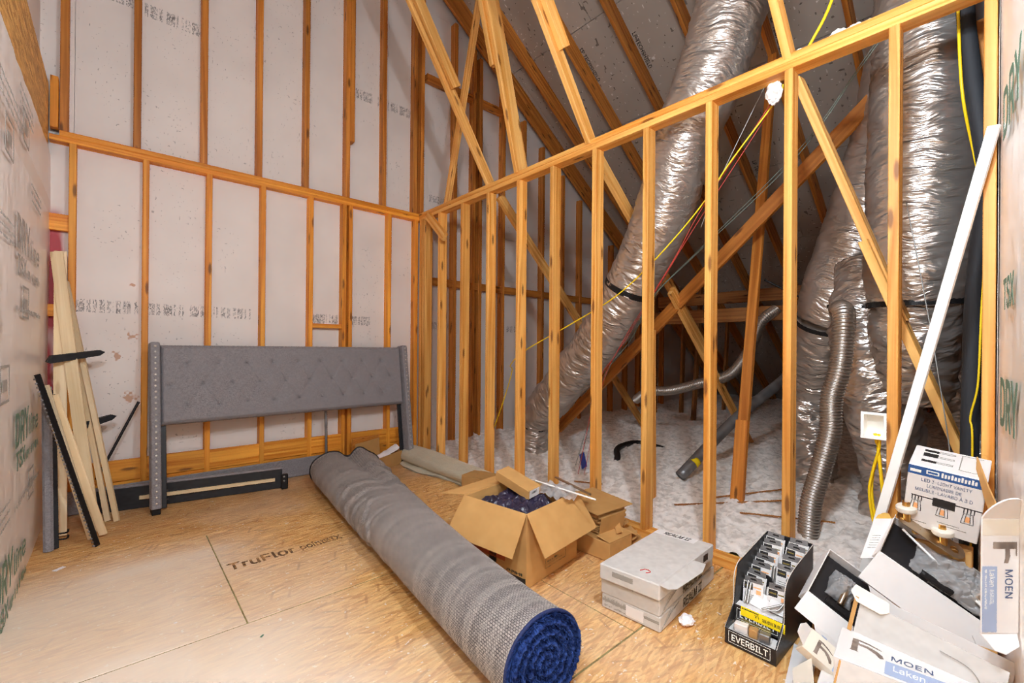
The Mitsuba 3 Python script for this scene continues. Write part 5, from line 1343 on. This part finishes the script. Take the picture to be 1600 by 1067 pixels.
# side flap with small print and a tan tab
A, B, Cc = V(2.425, .335, .505), V(2.385, .385, .50), V(2.235, .405, .372)
part(t1, 'side_flap', slab(A, B - A, Cc - B, .003), M_WHITECARD, label='side flap with small print')
part(t1, 'tan_tab', poly_sheet([(0, 0), (.06, 0), (.055, .02), (.035, .032), (.015, .026)], A, B - A, -(Cc - B), .003), mat('mat_tan_tab', lin(214, 170, 84), .6), label='tan rounded tab')
for j in range(6):
    part(t1, 'print_line', tube([A + (B - A) * .25 + (Cc - B) * (.45 + .06 * j) + V(-.002, .0, .004), A + (B - A) * .75 + (Cc - B) * (.45 + .06 * j) + V(-.002, .0, .004)], .0008, 3, 5), M_INK_GRAY)
part(t1, 'left_edge', slab(P + n * .001, s * .20, unit(-l * .4 + n) * .02, .002), M_WHITECARD)
# raised lid with the print
LO, LU, LV = V(1.889, .061, .385), V(.082, -.072, 0), V(0, 0, .335)
part(t1, 'lid', slab(LO, LU, LV, .004), M_WHITECARD, label='lid standing upright with printed faucet and blue stripe')
ln = unit(np.cross(LU, LV))
LF = LO + ln * .0045 if np.dot(ln, -LO) > 0 else LO - ln * .0006
fs_ = ln if np.dot(ln, -LO) > 0 else -ln
lu = unit(LU); W_ = float(np.linalg.norm(LU))


def lidp(x, z, off=.0006):
    return LO + lu * x + V(0, 0, z) + (fs_ * (off + (.004 if fs_ is ln else 0)))


def lid_rect(x0, x1, z0, z1, m, nm, off=.0004):
    a = lidp(x0, z0, off)
    part(t1, nm, frame_box(a, lu * (x1 - x0), V(0, 0, z1 - z0), fs_ * .0006, .0001), m)


lid_rect(.001, .044, .004, .195, M_BLUEBAND, 'blue_stripe')
lid_rect(.001, W_ - .001, .285, .332, M_CREAMCARD, 'cream_band')
part(t1, 'lettering', lettering('MOEN', .022, lidp(.068, .188), V(0, 0, -1), lu, .0005, .085, False), M_INK_BLUEGRAY, label='word MOEN running down the lid')
part(t1, 'lettering', lettering('Laken', .016, lidp(.022, .186), V(0, 0, -1), lu, .0005, .05, False), M_WHITE_PRINT, label='word Laken running down the stripe')
part(t1, 'lettering', lettering('8684BL', .012, lidp(.023, .128), V(0, 0, -1), lu, .0005, .045, False), M_WHITE_PRINT)
part(t1, 'print_line', fineprint(lidp(.008, .186), V(0, 0, -1), lu, .115, .006, 80), M_WHITE_PRINT)
for poly in ([(.032, .266), (.102, .266), (.102, .246), (.032, .246)], [(.068, .25), (.080, .25), (.082, .225), (.076, .205), (.064, .205), (.068, .22)], [(.098, .262), (.102, .262), (.102, .226), (.099, .226)]):
    part(t1, 'faucet_print', poly_sheet(poly, lidp(0, 0, .0004) if fs_ is not ln else lidp(0, 0, .0004), lu, V(0, 0, 1), .0006), M_FAUCET)
arc_ = [(W_ * .5 + W_ * .5 * math.cos(a), .085 * math.sin(a) ** .8) for a in np.linspace(0, PI, 18)]
part(t1, 'lid_tuck_flap', poly_sheet(arc_, LO + LV, lu, unit(V(-.10, -.02, .55) if False else V(-.35, -.30, .75)), .004), M_WHITECARD, label='rounded white tuck flap')
part(t1, 'lid_end_flap', poly_sheet([(0, 0), (W_, 0), (W_ * .9, .035), (W_ * .45, .055), (W_ * .2, .045)], LO, lu, unit(V(-.5, -.3, -.62)), .003), M_WHITECARD, label='white end flap')
# contents: valve plate with two brass valves, plastic bag, black tube, white tie
pn = n
c0_, c1_ = P + l * .018 + s * .17 + n * .058, P + l * .22 + s * .155 + n * .035
vp = thing('faucet_valve', 'nickel mounting plate with two white-collared brass valves in the top carton', 'faucet valve')
from shapely.geometry import Point, LineString
out = LineString([(0, 0), (.16, 0)]).buffer(.034).difference(Point(0, 0).buffer(.014)).difference(Point(.16, 0).buffer(.014))
pl = trimesh.creation.extrude_polygon(out, .003, engine='earcut')
M3_ = np.stack([l, s, n], 1)
pl = trimesh.Trimesh(np.asarray(pl.vertices) @ M3_.T + c0_, pl.faces, process=False)
part(vp, 'plate', pl, M_NICKEL)
for q, dx in ((0.0, -.012), (.125, -.012)):
    base = c0_ + l * q + s * (-.0)
    axv = unit(n * 1.0 + s * .45 - l * .75)
    part(vp, 'brass_tube', lathe([(0, -.01), (.0125, -.01), (.0125, .075), (.009, .075), (.009, .06), (0, .06)], base, axv, 24), M_BRASS, 30)
    part(vp, 'collar', lathe([(.013, .034), (.030, .034), (.033, .040), (.033, .052), (.028, .058), (.013, .058)], base, axv, 28), M_CREAMCARD, 30, label='ribbed cream plastic collar')
    part(vp, 'brass_nut', lathe([(0, -.03), (.016, -.03), (.016, -.008), (0, -.008)], base + l * .035, axv, 6), M_BRASS, label='brass hose end')
single('clear_bag', crumple(P + l * .10 + s * .015 + n * .0, l * .23, s * .15, n, .10, 61, .04), M_BAG, 'crumpled clear bag of parts in the topmost faucet carton', 'bag', smooth=True)
single('clear_bag', crumple(P + l * .17 + s * .02 - n * .01, l * .17, s * .16, n, .11, 71, .055), M_BAG, 'second clear bag lower in the topmost faucet carton', 'bag', smooth=True)
single('faucet_part', tube([P + l * .13 + s * .022 + n * .012, P + l * .23 + s * .022 + n * .012], .012, 8, 14), M_BLACK, 'black rubber tube along the front edge of the top carton', 'tube', smooth=True)
single('cable_tie', board(P + l * .03 + s * .15 + n * .02, P + l * .32 + s * .03 + n * .03, .008, .0015, s), M_WHITE, 'long white plastic tie lying across the top carton, farther one', 'cable tie')
single('cable_tie', board(P + l * .24 + s * .09 + n * .035, P + l * .36 + s * .01 + n * .012, .011, .0015, s), M_WHITE, 'short white plastic tie at the near end of the top carton', 'cable tie')
single('faucet_part', tube([P + l * .34 + s * .03 + n * .005, P + l * .35 + s * .16 + n * .01], .014, 8, 16), M_NICKEL, 'brushed metal faucet body lying at the near end of the top carton', 'faucet', smooth=True)
single('faucet_part', tube([P + l * .29 + s * .05 + n * .01, P + l * .30 + s * .10 + n * .03, P + l * .31 + s * .15 + n * .02], .011, 16, 14), M_BRASS, 'brass elbow among the plastic in the top carton', 'pipe fitting', smooth=True)

# second carton: pale flap facing the camera
t2 = thing('faucet_carton', 'white faucet carton with a plain gray flap, second in the heap', 'carton')
P2, lv2, dv2 = V(1.965, .352, .33), V(-.053, -.35, -.041), V(-.03, .016, -.11)
part(t2, 'side_panel', slab(P2, lv2, dv2, .004), M_GRAYCARD)
w2 = unit(np.cross(dv2, lv2)); w2 = w2 if w2[0] > 0 else -w2
part(t2, 'bottom', slab(P2 + dv2 * .97, lv2 * .98, w2 * .19, .003), M_WHITECARD)
part(t2, 'back_panel', slab(P2 + w2 * .19 + lv2 * .02, lv2 * .96, dv2, .003), M_WHITECARD)
part(t2, 'end_panel', slab(P2 + w2 * .006, w2 * .18, dv2, .003), M_BLACKCARD)  # black panel, the dark inside of the carton put into its colour
part(t2, 'edge_flap', slab(P2 + V(-.003, .004, .006), V(.004, .012, 0), dv2 * 1.02, .003), M_CARD, label='brown cut edge of the flap')
part(t2, 'curled_flap', poly_sheet([(0, 0), (.10, 0), (.115, .03), (.10, .05), (.03, .055), (.0, .03)], P2 + V(.03, .02, .035), unit(V(-.2, -.9, -.2)), unit(V(-.4, .2, -.35)), .003), M_CREAMCARD, label='cream flap curling up at the left end')
part(t2, 'notch_line', tube([P2 + lv2 * .60 + dv2 * .28 + V(-.006, 0, 0), P2 + lv2 * .78 + dv2 * .34 + V(-.006, 0, 0), P2 + lv2 * .87 + dv2 * .62 + V(-.006, 0, 0), P2 + lv2 * .87 + dv2 * .95 + V(-.006, 0, 0)], .0012, 30, 6), M_INK_GRAY, label='curved die-cut line')

# third carton: closed, print upward
t3 = thing('faucet_carton', 'closed white faucet carton with MOEN printed on its upper face, third in the heap', 'carton')
u3_ = unit(V(.10, -.98, 0)); w3 = unit(V(.98, .10, 0))
P3 = V(1.735, .380, .222)
part(t3, 'box', frame_box(P3 - V(0, 0, .105), u3_ * .33, w3 * .205, V(0, 0, .105), .002), M_WHITECARD)
part(t3, 'blue_stripe', slab(P3 + u3_ * .125 + w3 * .006 + V(0, 0, .0005), u3_ * .18, w3 * .075, .0006, .0001) if np.cross(u3_, w3)[2] > 0 else slab(P3 + u3_ * .125 + w3 * .081 + V(0, 0, .0005), u3_ * .18, -w3 * .075, .0006, .0001), M_BLUEBAND, label='pale blue stripe')
part(t3, 'lettering', lettering('MOEN', .026, P3 + u3_ * .135 + w3 * .095 + V(0, 0, .001), u3_, w3, .0005, .100, False), M_INK_BLUEGRAY, label='gray-blue word MOEN')
part(t3, 'lettering', lettering('Laken', .030, P3 + u3_ * .142 + w3 * .036 + V(0, 0, .0012), u3_, w3, .0006, .075, False), M_WHITE_PRINT, label='white word Laken')
faucet_print(t3, P3 + u3_ * .045 + w3 * .075 + V(0, 0, .0006), u3_, w3, .075)
part(t3, 'front_flap', slab(P3 + V(-.004, -.02, 0), V(-.03, .012, -.085), u3_ * .27, .003), M_GRAYCARD, label='gray flap hanging at the front')
part(t3, 'brown_edge', slab(P3 + V(-.004, -.016, -.004), V(-.03, .012, -.085), u3_ * .006, .005), M_CARD, label='brown cut edge')

# fourth carton: open with black liner, left of the heap
t4, P4, l4, s4_, n4 = tray('faucet_carton', 'white open faucet carton with a black liner, at the left of the heap', (2.015, .527, .27), l1, s1_, .24, .235, .075)
f4 = V(-.050, .030, -.062)
part(t4, 'front_flap', slab(P4, l4 * .24, f4, .003), M_WHITECARD, label='white flap folded out at the front')
part(t4, 'printed_flap', slab(P4 + f4 + l4 * .075, l4 * .16, V(-.012, -.012, -.055), .003), M_WHITECARD, label='lower white panel with a blue mark')
m4 = V(-.012, -.012, -.055)
nn4 = unit(np.cross(l4, m4)); nn4 = nn4 if np.dot(nn4, V(-1, -.3, .3)) > 0 else -nn4
part(t4, 'blue_mark', frame_box(P4 + f4 + l4 * .10 + m4 * .25 + nn4 * .003, l4 * .018, m4 * .35, nn4 * .0008, .0001), M_BLUEBAND)
part(t4, 'blue_mark', frame_box(P4 + f4 + l4 * .10 + m4 * .6 + nn4 * .003, l4 * .08, m4 * .12, nn4 * .0008, .0001), M_BLUEBAND)
single('clear_bag', crumple(P4 + l4 * .05 + s4_ * .06 - n4 * .02, l4 * .09, s4_ * .12, n4, .05, 81, .05), M_BAG, 'bagged faucet in the black-lined carton at the left of the heap', 'bag', smooth=True)
single('faucet_part', tube([P4 + l4 * .09 + s4_ * .16 - n4 * .01, P4 + l4 * .10 + s4_ * .10 + n4 * .012, P4 + l4 * .105 + s4_ * .04 + n4 * .002], .011, 20, 14), M_NICKEL, 'metal spout in the black-lined carton at the left of the heap', 'faucet', smooth=True)
single('faucet_part', board(P4 + l4 * .06 + s4_ * .02 + n4 * .004, P4 + l4 * .2 + s4_ * .025 + n4 * .0, .02, .015, s4_), M_BLACK, 'black plastic bar in the black-lined carton at the left of the heap', 'bar')

# fifth: a carton end with a printed faucet, and the low cartons on the floor
t5 = thing('faucet_carton', 'small tilted white carton end with a printed faucet, under the black-lined carton', 'carton')
P5 = V(1.835, .495, .150)
l5, s5 = unit(l1), unit(V(.87, -.11, .48)); s5 = unit(s5 - l5 * np.dot(l5, s5)); n5 = np.cross(s5, l5); n5 = n5 if n5[2] > 0 else -n5
part(t5, 'box', frame_box(P5 - n5 * .05, l5 * .125, s5 * .085, n5 * .05, .002), M_CREAMCARD)
part(t5, 'tuck_flap', poly_sheet([(0, 0), (.075, 0), (.07, .03), (.045, .05), (.012, .045)], P5 + s5 * .005, s5, unit(-l5 * .7 + n5 * .5), .003), M_WHITECARD, label='rounded white tuck flap')
faucet_print(t5, P5 + l5 * .040 + s5 * .012 + n5 * .0008, l5 + s5 * .0, s5, .052)
part(t5, 'blue_stripe', frame_box(P5 + l5 * .10 + s5 * .002 + n5 * .0003, l5 * .024, s5 * .035, n5 * .0008, .0001), M_BLUEBAND)
t6 = thing('faucet_carton', 'open white carton on the floor at the foot of the heap', 'carton')
part(t6, 'box', frame_box((1.735, .12, .003), (.20, .02, 0), (-.02, .31, 0), (0, 0, .075), .002), M_WHITECARD)
part(t6, 'flap', slab((1.715, .425, .078), V(.055, -.17, .0) * .75, V(-.045, 0, -.05), .003), M_GRAYCARD)
part(t6, 'end_flap', slab((1.735, .43, .080), V(.12, .04, .03), V(-.03, .05, -.05), .003), M_CREAMCARD)
faucet_print(t6, V(1.70, .445, .045), V(.5, -.5, -.05), V(-.1, .0, 1), .05)
part(t6, 'lettering', lettering('MOEN', .022, V(1.668, .37, .035), V(.25, -.9, 0), V(.2, 0, 1), .0005, .07, True), M_INK_BLACK, label='word MOEN')
single('white_panel', frame_box((1.72, .445, .003), V(.36, .065, 0), V(0, .08, 0), V(0, 0, .004), .001), M_WHITECARD, 'flat white carton panel on the floor beside the display box', 'panel')
single('black_strap', tube([(2.36, .60, .02), (2.33, .575, .16), (2.28, .572, .10), (2.2, .57, .012)], .008, 40, 8), M_BLACK, 'black strap hanging behind the right side of the display box', 'strap', smooth=True)

# ------------------------------------------------------------------ vanity light carton
va = thing('light_carton', 'white and blue vanity light carton standing behind the faucet cartons', 'carton')
VP = V(2.30, .267, .772); vl = unit(V(0, -.99, -.115)); vs_ = unit(V(.95, -.05, .30)); vs_ = unit(vs_ - vl * np.dot(vl, vs_)); vn = np.cross(vs_, vl); vn = vn if vn[2] > 0 else -vn
VL, VS, VH = .212, .165, .272
part(va, 'box', frame_box(VP - vn * VH, vl * VL, vs_ * VS, vn * VH, .003), M_WHITECARD)


def vf(x, z, o=.0006):
    """A point of the front face: x to the right, z down from the top edge."""
    return VP + vl * x - vn * z - vs_ * o


def vrect(x0, x1, z0, z1, m, nm, o=.0004, label=None):
    part(va, nm, frame_box(vf(x0, z1, o), vl * (x1 - x0), vn * (z1 - z0), -vs_ * .0006, .0001), m, label=label)


vrect(0, VL, .004, .040, M_DEEPBLUE, 'blue_band', label='blue band with white print')
vrect(.052, .088, .012, .028, M_WHITE_PRINT, 'brand_mark', .001)
vrect(.056, .084, .016, .024, M_DEEPBLUE, 'brand_mark', .0016)
for k in range(11):
    vrect(.094 + .0088 * k, .100 + .0088 * k, .014 if k % 3 else .010, .030, M_WHITE_PRINT, 'print_block', .001)
vrect(.006, .038, .018, .030, M_WHITE_PRINT, 'print_block', .001)
part(va, 'lettering', lettering('LED', .0135, vf(.040, .064), vl, vn, .0005, .026, True), M_INK_BLUEGRAY, label='dark word LED')
part(va, 'lettering', lettering('3-LIGHT VANITY', .0135, vf(.070, .064), vl, vn, .0005, .108), M_INK_BLUEGRAY, label='words 3-LIGHT VANITY')
part(va, 'lettering', lettering('LUMINAIRE DE', .0135, vf(.058, .086), vl, vn, .0005, .095), M_INK_BLUEGRAY, label='words LUMINAIRE DE')
part(va, 'lettering', lettering('MEUBLE-LAVABO À 3 D', .0135, vf(.026, .108), vl, vn, .0005, .158), M_INK_BLUEGRAY, label='words MEUBLE-LAVABO À 3 D')
vrect(.018, VL, .130, .134, M_INK_BLACK, 'lamp_print')
vrect(.080, .142, .122, .158, M_INK_BLACK, 'lamp_print', .0008)
for cx in (.034, .110, .178):
    for q in range(4):
        vrect(cx - .014 + .009 * q, cx - .011 + .009 * q, .132, .152, M_INK_BLACK, 'lamp_print', .0008)
    for a, b in (((-.012, .154), (-.017, .196)), ((.012, .154), (.017, .196)), ((-.012, .154), (.012, .154)), ((-.017, .196), (.017, .196)), ((-.005, .156), (-.008, .192)), ((.005, .156), (.008, .192))):
        x0, x1 = cx + a[0], cx + b[0]
        if max(x0, x1) > VL: continue
        part(va, 'lamp_print', tube([vf(x0, a[1], .0012), vf(x1, b[1], .0012)], .0009, 3, 5), M_INK_BLACK)
    vrect(cx - .006, min(cx + .006, VL), .166, .190, M_ORANGE, 'bulb_print', .0006)
for x, z, w in ((.10, .222, .06), (.11, .232, .07), (.02, .245, .05)):
    vrect(x, x + w, z, z + .003, M_INK_GRAY, 'print_line')


def vt(x, d, o=.0004):
    return VP + vl * x + vs_ * d + vn * o


def trect(x0, x1, d0, d1, m, nm, o=.0004):
    part(va, nm, frame_box(vt(x0, d0, o), vl * (x1 - x0), vs_ * (d1 - d0), vn * .0006, .0001), m)


for d, z in ((.040, .055), (.085, .02), (.125, .055)):
    trect(.030, .072, d, d + .016 + (.012 if d == .085 else 0), M_INK_BLACK, 'lamp_print')
    trect(.072, .118, d + .003, d + .006, M_INK_GRAY, 'lamp_print')
    trect(.072, .118, d + .013, d + .016, M_INK_GRAY, 'lamp_print')
    trect(.115, .118, d + .003, d + .016, M_INK_GRAY, 'lamp_print')
for a in ((.134, .192, .030, .033), (.134, .137, .030, .150), (.134, .192, .147, .150)):
    trect(*a, M_INK_GRAY, 'frame_print')
fl_ = [V(2.39, .085, .815), V(2.20, .050, .745), V(2.02, .005, .665), V(2.06, .028, .640), V(2.21, .058, .700), V(2.36, .085, .775)]
q = np.array(fl_ + [p + V(-.002, .004, .0) for p in fl_])
idx = [[0, 1, 5], [1, 4, 5], [1, 2, 4], [2, 3, 4]]
ff = idx + [[a + 6, c + 6, b + 6] for a, b, c in idx]
for a in range(6):
    b = (a + 1) % 6
    ff += [[a, b, b + 6], [a, b + 6, a + 6]]
part(va, 'raised_flap', (q, np.array(ff)), M_CARD, label='brown inside of a raised flap at the right')

# ------------------------------------------------------------------ white trim stick
single('trim_stick', board((2.478, .480, .003), (2.478, .052, 2.06), .036, .018, V(.3, 1, .2), .002), M_WHITE, 'long white trim stick leaning against the end post', 'trim stick')
